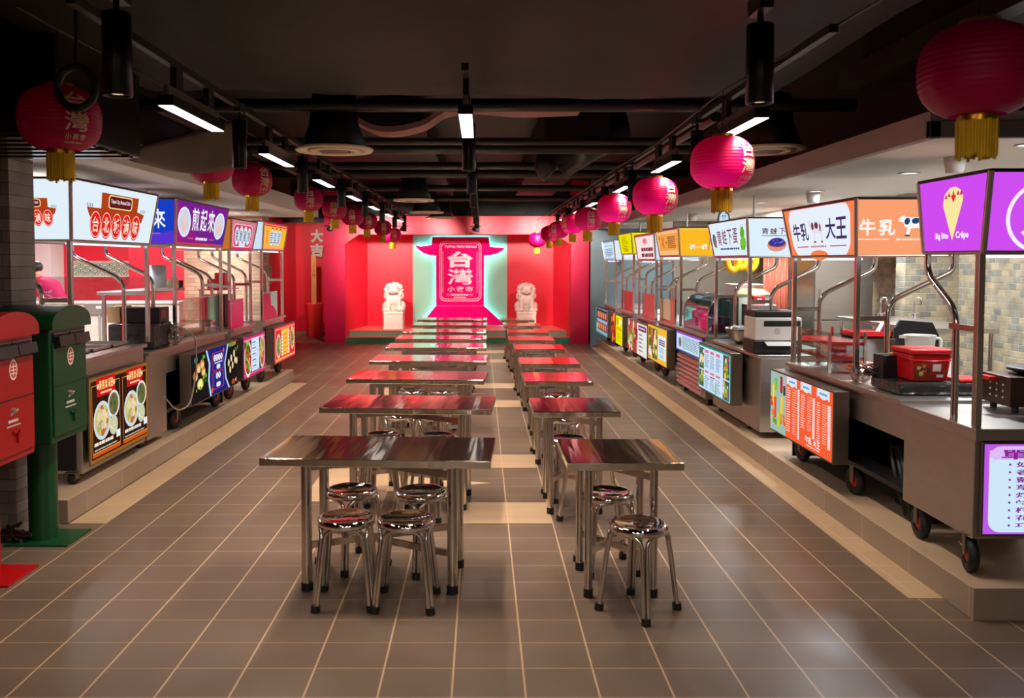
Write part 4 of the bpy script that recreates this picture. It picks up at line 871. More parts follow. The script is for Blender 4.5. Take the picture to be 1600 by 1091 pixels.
MB().box((2.35, 2.2, 2.86), (4.4, 5.4, 3.30), M_duct).build('duct_body', d2, bevel=0.02); MB().box((2.25, 2.1, 2.84), (2.36, 5.5, 2.95), M_pipe).build('edge_rail', d2)
d3 = thing('ceiling_duct', 'black glossy ribbed duct above the brick wall at left', 'duct')
MB().box((-6.0, 4.35, 2.40), (-2.12, 5.42, 2.95), M_blackgl).build('duct_body', d3, bevel=0.01)
for k in range(6): MB().box((-6.0, 4.40 + 0.17 * k, 2.385), (-2.13, 4.47 + 0.17 * k, 2.401), mat('rib_grey', (58, 60, 66), 0.2, 0.5)).build('rib', d3)
for k, (y, z, r, x0, x1, w_) in enumerate(((6.55, 2.93, 0.05, -2.8, 2.8, 'black pipe crossing the ceiling just behind the sagging duct'), (8.0, 2.86, 0.035, -2.9, 2.9, 'thin black pipe crossing the ceiling, second from the front'), (9.2, 2.95, 0.06, -2.9, 2.9, 'thick black pipe crossing the ceiling, third from the front'), (10.4, 2.90, 0.045, -2.9, 2.9, 'black pipe crossing the ceiling, fourth from the front'), (12.0, 2.97, 0.06, -2.9, 2.9, 'black pipe crossing the ceiling, fifth from the front'), (13.8, 2.92, 0.05, -2.9, 2.9, 'black pipe crossing the ceiling, sixth from the front'), (15.8, 2.90, 0.05, -2.9, 2.9, 'black pipe crossing the ceiling, nearest the stage'))):
    solo(MB().cyl((x0, y, z), (x1, y, z), r, M_pipe, n=14), 'ceiling_pipe', w_, 'pipe', 'black pipes under the ceiling')
solo(MB().cyl((-2.6, 6.3, 2.98), (-2.55, 12.0, 2.98), 0.05, M_pipe, n=12), 'ceiling_pipe', 'black pipe running lengthwise at the left of the ceiling', 'pipe', 'black pipes under the ceiling')
solo(MB().cyl((1.72, 6.4, 2.82), (1.72, 17.0, 2.82), 0.04, M_pipe, n=12), 'ceiling_pipe', 'black pipe running lengthwise at the right of the ceiling', 'pipe', 'black pipes under the ceiling')
for (x, y0, y1, z0, z1, w_) in ((-0.9, 8.5, 17.5, 3.05, 3.35, 'long black duct hung left of the middle track'), (1.0, 9.0, 16.5, 3.0, 3.4, 'long black duct hung right of the middle track')):
    solo(MB().box((x - 0.35, y0, z0), (x + 0.35, y1, z1), M_duct), 'ceiling_duct', w_, 'duct', None, 0.02)
# hanging reel, flap, flexible duct
solo(MB().tube([(-1.67 + 0.078 * cos(a), 3.60, 2.475 + 0.085 * sin(a)) for a in [2 * pi * i / 28 for i in range(28)]], 0.016, M_rubber, 8, True).tube([(-1.67, 3.60, 2.55), (-1.66, 3.60, 2.96)], 0.008, M_black, 6), 'cable_reel', 'black cable loop hanging beside the nearest left lantern', 'cable')
fl = MB(); vs = []
for j in range(9):
    for i in range(9):
        a, b = i / 8, j / 8
        p = Vector((-2.62, 6.1, 2.51)) * (1 - a) * (1 - b) + Vector((-1.66, 6.2, 2.80)) * a * (1 - b) + Vector((-1.72, 6.35, 2.47)) * a * b + Vector((-2.30, 6.35, 2.435)) * (1 - a) * b
        p.z -= 0.035 * sin(pi * a) * (0.3 + b); vs.append(p)
fs_ = [(j * 9 + i, j * 9 + i + 1, (j + 1) * 9 + i + 1, (j + 1) * 9 + i) for j in range(8) for i in range(8)]
fl.add(vs, fs_, mat('flap_brown', (96, 80, 70), 0.55, 0, 5, 0.2, 0.4, 6), True)
o = solo(fl, 'insulation_flap', 'brown insulation flap sagging below the left track', 'insulation'); sm = o.modifiers.new('thick', 'SOLIDIFY'); sm.thickness = 0.012
fx = MB()
pts = [Vector((-1.15, 8.0, 3.02)), Vector((-0.95, 8.0, 2.92)), Vector((-0.75, 8.0, 2.92)), Vector((-0.5, 8.0, 2.98)), Vector((-0.35, 8.0, 3.10)), Vector((-0.1, 8.0, 3.14)), Vector((0.35, 8.0, 3.10)), Vector((0.9, 8.0, 3.12))]
sm_ = bend(pts, 0.12, 4); vs = []
for p in sm_: vs += [p + Vector((0, -0.17, 0)), p + Vector((0, 0.17, 0)), p + Vector((0, 0.17, 0.05)), p + Vector((0, -0.17, 0.05))]
K = len(sm_); fs_ = []
for i in range(K - 1):
    for k in range(4): fs_.append((i * 4 + k, i * 4 + (k + 1) % 4, (i + 1) * 4 + (k + 1) % 4, (i + 1) * 4 + k))
fx.add(vs, fs_ + [(3, 2, 1, 0), (K * 4 - 4, K * 4 - 3, K * 4 - 2, K * 4 - 1)], mat('flex_duct', (150, 104, 98), 0.5, 0.2, 5, 0.2, 0.4, 12))
solo(fx, 'flexible_duct', 'curved pinkish flat duct looping behind the sagging duct', 'duct')
el = MB().tube(bend([(1.6, 9.6, 3.2), (1.3, 9.6, 3.15), (0.8, 9.7, 2.85), (0.85, 9.7, 2.8)], 0.2, 6), 0.22, M_pipe, 20)
solo(el, 'duct_elbow', 'round black duct elbow right of the middle track', 'duct')
def make_diff():
    t = thing('air_diffuser', '', 'air diffuser', group='round ceiling air diffusers')
    cr = mat('diffuser_cream', (214, 196, 170), 0.5, 0, 4, 0.05)
    MB().lathe([(0.30, 0.012), (0.302, 0.0), (0.29, -0.012), (0.24, -0.004), (0.235, 0.02), (0.0, 0.02)], cr, n=40).build('round_plate', t)
    MB().lathe([(0.20, 0.012), (0.205, -0.012), (0.15, -0.016), (0.145, 0.012)], cr, n=36).build('inner_ring', t)
    MB().box((-0.11, -0.11, -0.014), (0.11, 0.11, 0.018), mat('grille_dark', (90, 76, 62), 0.5)).build('grille', t)
    MB().lathe([(0, 0.42), (0.17, 0.42), (0.19, 0.2), (0.25, 0.03), (0.24, 0.02)], M_black, n=32).build('drum', t)
    return t
df0 = make_diff()
for i, (x, y, z, w_) in enumerate(((-1.14, 6.75, 2.62, 'nearest round cream air diffuser, left of the middle track'), (2.22, 6.75, 2.62, 'round cream air diffuser beside the right soffit'), (-0.98, 12.6, 2.64, 'second round air diffuser on the left of the middle track'), (-0.95, 15.0, 2.60, 'third round air diffuser on the left, before the stage'), (-0.80, 17.2, 2.62, 'farthest round air diffuser, by the stage lintel'))):
    o = df0 if i == 0 else dup(df0)
    o.location = (x, y, z); o['label'] = w_
# small spot cluster and cameras before the lintel
for i, (x, y, z, w_) in enumerate(((-0.12, 17.4, 2.40, 'small black round spotlight at the end of the middle track'), (-1.62, 17.9, 2.42, 'small black round spotlight left of the stage mural'), (-3.02, 17.3, 2.40, 'small black round spotlight by the left stage pillar'))):
    t = thing('ceiling_spotlight', w_, 'spotlight', (x, y, z))
    MB().ball((0, 0, 0), (0.07, 0.07, 0.05), M_black).build('lamp_head', t); MB().cyl((0, 0, 0.03), (0, 0, 0.32), 0.014, M_black, n=8).build('stem', t); MB().cyl((0, 0, 0.05), (0, 0, 0.065), 0.12, M_black, n=20).build('mounting_disc', t)
for i, (x, y, w_) in enumerate(((3.05, 5.6, 'white ceiling speaker above the purple crepe sign'), (3.25, 8.5, 'white cup shaped detector above the cow sign'), (3.0, 12.3, 'white cup shaped detector above the orange sign'), (-3.35, 7.9, 'white cup shaped detector above the braised dish sign'))):
    solo(MB().lathe([(0, -0.10), (0.052, -0.10), (0.068, 0.0), (0, 0.0)], M_white, (x, y, 2.43), 20), 'smoke_detector', w_, 'detector')

# ------------------------------------------------------------------ stage dressing
ms = thing('stage_mural', 'magenta gate sign with white letters, haloed on the mint green stage panel', 'sign', (-0.5, 20.2, 0.245))
MB().box((-1.10, -0.02, 0.0), (1.10, 0.0, 2.12), M_mint).build('mint_panel', ms)
px = lambda x, y: ((x - 718) / 66.9, (510 - y) / 66.9)   # sketch grid of the sign outline, metres
out = [px(*p) for p in ((675.6, 371.3), (763, 371.3), (765, 385.5), (772, 387), (788.5, 387.5), (784, 393), (774, 398), (763, 400.3), (756, 401), (755.6, 478), (789, 513.2), (657, 508), (681, 478), (681, 400.8), (672, 400), (660, 395.5), (653, 390), (649, 384.5), (660, 385.5), (669, 384), (674, 383))]
out = [(a, b if b > 0.02 else 0.02) for a, b in out]
MB().prism(out, M_mag, (0, -0.13, 0), (1, 0, 0), (0, 0, 1), (0, 0.04, 0)).build('gate_board', ms)
cx_ = sum(a for a, b in out) / len(out); g = []
hl = MB()
for i in range(len(out)):
    a, b = out[i], out[(i + 1) % len(out)]
    if a[1] < 0.05 and b[1] < 0.05: continue
    sc = lambda p: (p[0] + (0.03 if p[0] < 0 else -0.03), -0.075, p[1] - (0.02 if p[1] > 1.9 else 0))
    hl.tube([sc(a), sc(b)], 0.008, emit((110, 235, 245), 34), 6)
hl.build('halo_light', ms)
A = Art((-0.55, -0.132, 0.0), (0.55, -0.132, 0.0), (0.55, -0.132, 2.10), (-0.55, -0.132, 2.10), 0, 0.0012)
def U(x, y): p = px(x, y); return ((p[0] + 0.55) / 1.1, p[1] / 2.1)
def Q(x0, y1, x1, y0): a = U(x0, y1); b = U(x1, y0); return (a[0], a[1], b[0], b[1])
MG = (232, 0, 112); WP = (244, 226, 234)
for (g_, c, r) in (((686.5, 471, 751.5, 378), WP, 0.13), ((687.3, 470.2, 750.7, 378.8), MG, 0.12), ((689, 468, 749, 381), WP, 0.10), ((689.7, 467.3, 748.3, 381.7), MG, 0.095)): A.rrect(*Q(*g_), r, c)
A.text('TaiWan Night Markets', *Q(694.5, 389.3, 744.5, 384), WP, 0.02)
for i, ch in enumerate('台灣'): A.text(ch, *Q(699, 418.5 + 26.5 * i, 738.5, 393.5 + 27.5 * i), WP, 0.04 if i == 0 else 0.012)
for i, ch in enumerate('小夜市'): A.text(ch, *Q(699 + 14 * i, 456, 710.5 + 14 * i, 448), WP, 0.018)
for x in (700, 736): A.disc(*U(x, 461), 0.032, (236, 130, 180)); A.disc(*U(x, 461), 0.02, MG)
A.lines(*Q(704, 462.3, 732, 459.6), 1, WP, 3, 0.8, 0); A.lines(*Q(709, 466, 728, 464.2), 1, WP, 5, 0.8, 0)
for x in (690.6, 744.0): A.lines(*Q(x, 458, x + 2.4, 394), 26, (240, 150, 190), 5, 0.5, 0)
A.rect(*Q(681.5, 478.4, 755.3, 477.8), (240, 120, 180)); A.build('gate_lettering', ms)
rf = MB()
for k in range(4):
    for x in (651 + 3.4 * k, 774 + 3.4 * k):
        p = px(x, 384 if x < 700 else 387.5); rf.box((p[0], -0.13, p[1] - 0.02), (p[0] + 0.02, -0.10, p[1] + 0.03), M_mag)
rf.build('roof_ridge_tips', ms)

def make_lion(name, label, loc, flip, stand_h):
    t = thing(name, label, 'statue', loc)
    S = MB()
    pd = MB().box((-0.215, -0.20, 0), (0.215, 0.22, stand_h), M_stone).box((-0.225, -0.21, stand_h - 0.06), (0.225, 0.23, stand_h - 0.02), M_stone)
    pd.box((-0.225, -0.21, 0.0), (0.225, 0.23, 0.04), M_stone).build('plinth_block', t, bevel=0.012)
    z = stand_h - 0.015; B = lambda c, r: S.ball((c[0] * flip * 1.3, c[1], c[2] * 1.06 + z), (r[0] * 1.28, r[1], r[2] * 1.06) if hasattr(r, '__len__') else (r * 1.25, r, r * 1.06), M_stone, 18, 12)
    B((0, 0.06, 0.16), (0.16, 0.14, 0.17)); B((0, -0.01, 0.27), (0.135, 0.12, 0.16)); B((0, 0.02, 0.36), (0.14, 0.12, 0.12))
    for s in (-1, 1):
        B((0.13 * s, 0.06, 0.11), (0.075, 0.13, 0.12)); B((0.15 * s, -0.09, 0.04), (0.05, 0.09, 0.045))
        S.cyl((0.11 * s * flip, -0.09, 0.31 + z), (0.125 * s * flip, -0.125, 0.03 + z), 0.062, M_stone, 0.044, 14); B((0.10 * s, -0.145, 0.035), (0.058, 0.075, 0.04))
        B((0.12 * s, 0.0, 0.335), (0.06, 0.08, 0.09))
    B((0.11, -0.15, 0.055), (0.075, 0.075, 0.07)) if flip > 0 else B((0.10, -0.15, 0.045), (0.06, 0.08, 0.05))
    B((0, -0.06, 0.485), (0.105, 0.105, 0.10)); B((0, -0.15, 0.445), (0.075, 0.065, 0.045)); B((0, -0.145, 0.405), (0.062, 0.05, 0.022)); B((0, -0.205, 0.47), (0.03, 0.02, 0.02))
    for s in (-1, 1):
        B((0.048 * s, -0.145, 0.505), (0.026, 0.022, 0.022)); B((0.05 * s, -0.14, 0.538), (0.04, 0.03, 0.016)); B((0.115 * s, -0.04, 0.545), (0.03, 0.02, 0.035)); B((0.065 * s, -0.175, 0.435), (0.03, 0.03, 0.026))
    rn = random.Random(4)
    for k in range(46):
        a = rn.uniform(-0.35, pi + 0.35) ; rr = 0.122 + 0.02 * rn.random(); yy = rn.uniform(-0.06, 0.09)
        B((rr * cos(a), yy, 0.475 + 0.115 * sin(a) * (1.0 if sin(a) > 0 else 1.2)), 0.030 + 0.008 * rn.random())
    for k in range(14):
        a = pi + pi * (k + 0.5) / 14; B((0.125 * cos(a), -0.085, 0.40 + 0.09 * sin(a)), 0.030)
    for k in range(5): B((0.03 * (k - 2), 0.19, 0.22 + 0.05 * k), (0.04, 0.04, 0.05))
    o = S.build('lion_body', t); r = o.modifiers.new('remesh', 'REMESH'); r.mode = 'VOXEL'; r.voxel_size = 0.011; r.use_smooth_shade = True
    return t
make_lion('stone_lion', 'pale stone guardian lion on a block, left side of the stage', (-1.95, 19.25, 0.245), 1, 0.40)
make_lion('stone_lion', 'pale stone guardian lion on a block, right side of the stage', (1.02, 19.6, 0.245), -1, 0.38)
# fortune stick in its vase with the big white letters
v = MB().lathe([(0, 0), (0.155, 0), (0.165, 0.02), (0.205, 0.76), (0.215, 0.80), (0.195, 0.80), (0.19, 0.70), (0, 0.70)], mat('vase_red', (226, 50, 44), 0.4, 0, 3, 0.05), (0, 0, 0), 32)
o = v.build('floor_vase', loc=(-3.86, 19.95, 0)); tag(o, 'tall tapered red vase on the floor holding the wooden stick', 'vase')
wt = thing('fortune_stick', 'long flat wooden fortune stick standing in the red vase', 'fortune stick', (-3.86, 19.93, 0.70))
MB().box((-0.055, -0.012, 0), (0.055, 0.012, 1.20), M_wood).build('wooden_slat', wt)
A = Art((-0.055, -0.0135, 0.5), (0.055, -0.0135, 0.5), (0.055, -0.0135, 1.1), (-0.055, -0.0135, 1.1), 0)
for i, ch in enumerate('上上籤'): A.text(ch, 0.22, 0.72 - 0.22 * i, 0.78, 0.88 - 0.22 * i, (170, 70, 36) if i < 2 else (190, 40, 30), 0.02)
A.build('stick_lettering', wt)
def letter3d(ch, x, z, s, label):
    V, F, _ = glyphs(ch, 0.05); m = MB()
    P0 = [((x - s / 2 + s * a), 20.66, z + s * b) for a, b in V]; P1 = [(p[0], 20.72, p[2]) for p in P0]
    m.add(P0, F, M_white); m.add(P1, [tuple(reversed(f)) for f in F], M_white)
    from collections import Counter
    ec = Counter()
    for f in F:
        for i in range(len(f)): ec[tuple(sorted((f[i], f[(i + 1) % len(f)])))] += 1
    n = len(V); m.add(P0 + P1, [(a, b, n + b, n + a) for (a, b), c in ec.items() if c == 1], M_white)
    solo(m, 'wall_letter', label, 'letter', 'white letters over the vase')
letter3d('大', -3.92, 2.20, 0.31, 'big white upper wall letter above the wooden stick')
letter3d('吉', -3.92, 1.86, 0.31, 'big white lower wall letter above the wooden stick')
# wave pattern wall decals
def decal(name, label, x0, y0, x1, y1, z0, z1):
    d = Vector((x1 - x0, y1 - y0, 0)).normalized(); n = Vector((d.y, -d.x, 0)) * 0.02
    t = thing(name, label, 'wall decal', (0, 0, 0))
    MB().hexa([(x0, y0, z0), (x1, y1, z0), (x1 - n.x, y1 - n.y, z0), (x0 - n.x, y0 - n.y, z0), (x0, y0, z1), (x1, y1, z1), (x1 - n.x, y1 - n.y, z1), (x0 - n.x, y0 - n.y, z1)], plain((206, 196, 176))).build('decal_board', t)
    A = Art((x0 + n.x * .1, y0 + n.y * .1, z0), (x1 + n.x * .1, y1 + n.y * .1, z0), (x1 + n.x * .1, y1 + n.y * .1, z1), (x0 + n.x * .1, y0 + n.y * .1, z1), 0, 0.0008)
    for j in range(4):
        for i in range(6):
            u = 0.1 + 0.16 * i + (0.08 if j % 2 else 0); v = 0.72 - 0.19 * j
            for r, c in ((0.095, (70, 120, 90)), (0.075, (214, 206, 186)), (0.055, (90, 140, 110)), (0.032, (214, 206, 186))): A.poly([(min(1, max(0, u + r * cos(a))), max(0, v + r * 2.0 * sin(a))) for a in [pi * k / 10 for k in range(11)]], c)
    A.build('wave_pattern', t)
decal('wall_decal', 'green wave pattern decal low on the far red side wall', -4.44, 16.2, -4.44, 18.3, 1.28, 1.66)
decal('wall_decal', 'green wave pattern decal on the kitchen wall behind the braised dish cart', -6.15, 12.93, -5.25, 12.93, 1.52, 1.76)

# ------------------------------------------------------------------ things on and around the right counters
def bx(name, label, cat, a, b, m, bevel=0.004, group=None):
    c = ((a[0] + b[0]) / 2, (a[1] + b[1]) / 2, min(a[2], b[2])); C_ = Vector(c)
    return tag(MB().box(Vector(a) - C_, Vector(b) - C_, m).build(name, bevel=bevel, loc=c), label, cat, group)
ZC = 0.942
# printer
pr = thing('printer', 'white office printer with black base on the steel counter', 'printer', (2.68, 7.93, 0.925))
M_pw = mat('printer_white', (196, 184, 178), 0.45, 0, 3, 0.03)
MB().box((-0.22, -0.15, 0), (0.22, 0.17, 0.115), M_black).build('paper_base', pr, bevel=0.008)
MB().box((-0.215, -0.155, 0.115), (0.215, 0.17, 0.325), M_pw).build('body', pr, bevel=0.015)
MB().box((-0.20, -0.13, 0.325), (0.17, 0.15, 0.385), M_black).build('document_feeder', pr, bevel=0.012)
MB().box((-0.13, -0.157, 0.245), (0.20, -0.15, 0.295), M_black).build('output_slot', pr)
MB().hexa([(-0.12, -0.23, 0.075), (0.14, -0.23, 0.075), (0.14, -0.15, 0.10), (-0.12, -0.15, 0.10), (-0.12, -0.23, 0.082), (0.14, -0.23, 0.082), (0.14, -0.15, 0.107), (-0.12, -0.15, 0.107)], M_white).build('paper_sheet', pr)
A = Art((-0.05, -0.1565, 0.16), (0.03, -0.1565, 0.16), (0.03, -0.1565, 0.24), (-0.05, -0.1565, 0.24), 0, 0.0006)
A.disc(0.5, 0.5, 0.026, (96, 92, 92)); A.disc(0.5, 0.5, 0.022, (196, 184, 178)); A.text('hp', 0.32, 0.30, 0.68, 0.72, (96, 92, 92), 0.0); A.build('round_logo', pr)
# steel bowl with film
bw = thing('steel_bowl', 'wide steel bowl covered in crumpled film beside the printer', 'bowl', (2.66, 8.75, 0.925))
MB().lathe([(0, 0.0), (0.07, 0.0), (0.13, 0.05), (0.175, 0.135), (0.182, 0.14), (0.17, 0.135), (0.12, 0.055), (0, 0.01)], M_dsteel, n=32).build('bowl_shell', bw)
f = MB(); vs = []; rn = random.Random(6)
for j in range(7):
    for i in range(18):
        r = 0.18 * j / 6; a = 2 * pi * i / 18; vs.append((r * cos(a), r * sin(a), 0.15 + rn.uniform(-0.012, 0.03) * (1 if j < 6 else 0.3)))
f.add(vs, [(j * 18 + i, j * 18 + (i + 1) % 18, (j + 1) * 18 + (i + 1) % 18, (j + 1) * 18 + i) for j in range(6) for i in range(18)], mat('foil', (206, 204, 206), 0.2, 0.8, 10, 0.1)); f.build('film_cover', bw)
bx('steel_box', 'brown grey steel box behind the film covered bowl', 'box', (2.82, 9.05, 0.92), (3.10, 9.35, 1.30), M_dsteel)
def redcarton(label, x, y, z):
    t = thing('red_carton', label, 'carton', (x, y, z), 0, 'small red cartons with white emblems')
    MB().box((-0.06, -0.05, 0), (0.06, 0.05, 0.09), mat('carton_red', (206, 24, 40), 0.4, 0, 3, 0.05)).build('carton_body', t, bevel=0.002)
    A = Art((-0.06, -0.0505, 0), (0.06, -0.0505, 0), (0.06, -0.0505, 0.09), (-0.06, -0.0505, 0.09), 0, 0.0006); A.rect(0.32, 0.15, 0.68, 0.70, (236, 226, 220)); A.rect(0.42, 0.25, 0.58, 0.6, (206, 60, 60)); A.build('white_emblem', t)
redcarton('small red carton on the counter beside the steel bowl, in front of the brown box', 2.80, 8.98, 0.92)
tag(bpy.data.objects['red_carton'], 'small red carton in front of the brown grey box, low', 'carton')
redcarton('small red carton standing on top of the brown grey box', 2.95, 9.2, 1.30)
# kitchen equipment along the right wall
def steelbench(label, x0, x1, y0, y1, z):
    t = thing('steel_workbench', label, 'workbench', ((x0 + x1) / 2, (y0 + y1) / 2, PZ)); w_, d = (x1 - x0) / 2, (y1 - y0) / 2; h = z - PZ
    MB().box((-w_, -d, h - 0.04), (w_, d, h), M_steel).build('worktop', t, bevel=0.003); MB().box((-w_ + .03, -d + .03, 0.18), (w_ - .03, d - .03, 0.21), M_dsteel).build('lower_shelf', t)
    for sx in (-1, 1):
        for sy in (-1, 1): MB().cyl((sx * (w_ - .04), sy * (d - .04), 0), (sx * (w_ - .04), sy * (d - .04), h - 0.04), 0.02, M_tube, n=10).build('leg', t)
    return t
steelbench('steel workbench with sink taps behind the cow sign cart', 3.50, 4.15, 6.9, 8.5, 1.22)
for i, x in enumerate((3.70, 4.02)):
    t = thing('water_tap', '%s chrome tap on the steel workbench behind the cow sign cart' % ('left' if i == 0 else 'right'), 'tap', (x, 8.0, 1.22), 0, 'chrome taps on the workbench')
    MB().cyl((0, 0, 0), (0, 0, 0.05), 0.025, M_chrome, n=14).build('tap_base', t); MB().tube(bend([(0, 0, 0.04), (0, 0, 0.20), (0, -0.12, 0.20), (0, -0.12, 0.14)], 0.05), 0.010, M_chrome, 8).build('spout', t); MB().box((-0.03, -0.008, 0.05), (0.03, 0.008, 0.062), M_chrome).build('handle', t)
fr_ = thing('steel_refrigerator', 'tall steel refrigerator standing before the mosaic wall', 'refrigerator', (3.9, 9.7, PZ))
MB().box((-0.32, -0.40, 0.08), (0.32, 0.40, 1.86), M_dsteel).build('cabinet', fr_, bevel=0.008); MB().box((-0.31, -0.415, 0.12), (0.31, -0.40, 0.95), M_steel).build('door', fr_, bevel=0.003); MB().box((-0.31, -0.415, 0.97), (0.31, -0.40, 1.83), M_steel).build('door', fr_, bevel=0.003)
for z in (0.7, 1.1): MB().box((-0.27, -0.445, z), (-0.25, -0.415, z + 0.2), M_tube).build('handle', fr_)
for sx in (-1, 1):
    for sy in (-1, 1): MB().cyl((sx * .26, sy * .34, 0), (sx * .26, sy * .34, 0.08), 0.025, M_black, n=10).build('foot', fr_)
cu = MB(); pf = []
for i in range(61):
    x = 0.62 * i / 60; pf.append((x, 0.022 * sin(i * 0.9)))
cu.add([(x, y, 0) for x, y in pf] + [(x, y, 1.75) for x, y in pf], [(i, i + 1, 62 + i, 61 + i) for i in range(60)], mat('pink_reflection', (226, 128, 104), 0.25, 0, 1.2, 0.3, 0, None, (6, 1, 0.2)), True)  # pink reflection on steel, painted in as the sheet's own colour
o = cu.build('reflection_sheet', loc=(3.56, 10.9, 0.5)); tag(o, 'steel sheet behind the frog sign cart, its orange pink reflection painted on', 'steel sheet'); sm = o.modifiers.new('thick', 'SOLIDIFY'); sm.thickness = 0.004
solo(MB().cyl((3.5, 10.9, 2.26), (4.75, 10.9, 2.26), 0.014, M_tube, n=10), 'sheet_rail', 'steel rail carrying the pink sheet under the beam', 'rail')
steelbench('long steel workbench behind the frog and orange sign carts', 3.35, 3.95, 11.2, 14.2, 1.05)
bx('steam_cabinet', 'pale grey cabinet on the long steel workbench', 'cabinet', (3.38, 11.3, 1.05), (3.8, 12.0, 1.45), mat('cabinet_pale', (176, 178, 166), 0.5, 0, 3, 0.05))
rc = thing('food_warmer', 'cream topped food warmer behind the frog sign cart', 'food warmer', (3.2, 10.2, 0.92))
MB().lathe([(0, 0), (0.19, 0), (0.20, 0.44), (0, 0.44)], mat('warmer_grey', (170, 170, 156), 0.4, 0, 3, 0.05), n=28).build('pot', rc); MB().lathe([(0, 0.52), (0.12, 0.51), (0.20, 0.46), (0.21, 0.44), (0, 0.44)], mat('warmer_lid', (216, 186, 136), 0.4, 0, 3, 0.05), n=28).build('lid', rc)
yh = thing('yellow_hose', 'bulky yellow coiled hose hanging behind the frog sign', 'hose', (3.15, 10.45, 1.80))
for k, (x, rr) in enumerate(((-0.11, 0.13), (0.0, 0.10), (0.12, 0.12))): MB().tube([(x + rr * 0.55 * cos(a), 0.03 * k, rr * sin(a) - 0.02) for a in [2 * pi * i / 20 for i in range(20)]], 0.042, mat('yellow_vinyl', (232, 170, 10), 0.4, 0, 8, 0.1), 10, True).build('hose_coil', yh)
MB().tube([(0, 0.02, 0.08), (0, 0.02, 0.32)], 0.012, M_black, 6).build('hook_strap', yh)
bx('hook_bar', 'dark steel bar under the beam holding the yellow hose', 'bar', (2.9, 10.42, 2.10), (4.0, 10.50, 2.14), M_black)
# louvred counter with curved glass case
lc = thing('louvred_counter', 'narrow counter with louvred front and small purple edged menu, between two right carts', 'counter', (2.46, 10.1, PZ), -pi / 2)
MB().box((-0.66, 0.0, 0.08), (0.66, 0.62, 0.76), M_steel).build('cabinet', lc, bevel=0.005); MB().box((-0.68, -0.02, 0.76), (0.68, 0.64, 0.785), M_steel).build('countertop', lc)
for k in range(7):
    z = 0.12 + 0.052 * k; MB().hexa([(-0.60, -0.035, z), (0.60, -0.035, z), (0.60, 0.0, z + 0.012), (-0.60, 0.0, z + 0.012), (-0.60, -0.03, z + 0.01), (0.60, -0.03, z + 0.01), (0.60, 0.0, z + 0.046), (-0.60, 0.0, z + 0.046)], M_steel).build('louvre', lc)
lightbox(lc, -0.64, 0.64, -0.03, 0.50, 0.75, m_purplemini, dep=0.028)
for x in (-0.55, 0.55):
    for y in (0.08, 0.52): caster(lc, x, y, 0.036)
dc = thing('glass_display_case', 'curved glass display case with pink cloth on the louvred counter', 'display case', (2.52, 10.16, 0.945), -pi / 2)
prf = [(0.0, 0.0), (0.0, 0.20), (0.02, 0.30), (0.08, 0.38), (0.16, 0.42), (0.34, 0.42)]
g = MB(); vs = [(x, y, z) for x in (-0.56, 0.56) for y, z in prf]; g.add(vs, [(i, i + 1, 6 + i + 1, 6 + i) for i in range(5)], M_glass, True); g.build('curved_glass', dc)
for x in (-0.56, 0.56):
    MB().prism([(0, 0), (0.34, 0), (0.34, 0.42), (0.16, 0.42), (0.08, 0.38), (0.02, 0.30), (0.0, 0.2)], glass_mat('teal_glass', (150, 196, 200), 0.16), (x, 0, 0), (0, 1, 0), (0, 0, 1), (0.005, 0, 0)).build('glass_end', dc)
    MB().tube([(x, a, b) for a, b in prf] + [(x, 0.34, 0.0)], 0.008, M_tube, 6).build('end_frame', dc)
MB().box((-0.56, 0.335, 0), (0.56, 0.345, 0.42), mat('case_back_teal', (150, 190, 188), 0.3, 0, 3, 0.05)).build('back_panel', dc); MB().box((-0.56, 0, 0.0), (0.56, 0.34, 0.012), M_steel).build('case_floor', dc)
bx('pink_cloth', 'bright pink folded cloth inside the curved glass case', 'cloth', (2.60, 9.70, 0.958), (2.80, 10.25, 1.14), M_pinkac, 0.02)
# guards on the far right carts
for i, (y0, y1, z1, m, w_) in enumerate(((11.35, 12.1, 1.24, M_redac, 'red and cream splash board on the orange sign cart'), (12.65, 13.6, 1.26, M_redac, 'red splash board on the white red bordered sign cart'), (14.5, 15.35, 1.24, M_redac, 'red splash board on the lime yellow sign cart'))):
    z0 = 0.93 if i == 0 else 0.90
    t = thing('splash_board', w_, 'splash board', (2.545, (y0 + y1) / 2, z0), 0, 'red splash boards on the counters')
    h = (y1 - y0) / 2
    MB().box((0, -h, 0.0), (0.012, h, z1 - z0), m).build('board', t)
    if i == 0: MB().box((-0.004, -h * 0.35, 0.03), (0.0, h, z1 - z0), plain((226, 200, 170))).build('cream_sheet', t)
    for s in (-1, 1): MB().box((-0.004, s * h - 0.008, 0), (0.016, s * h + 0.008, z1 - z0 + 0.01), M_tube).build('edge_post', t)
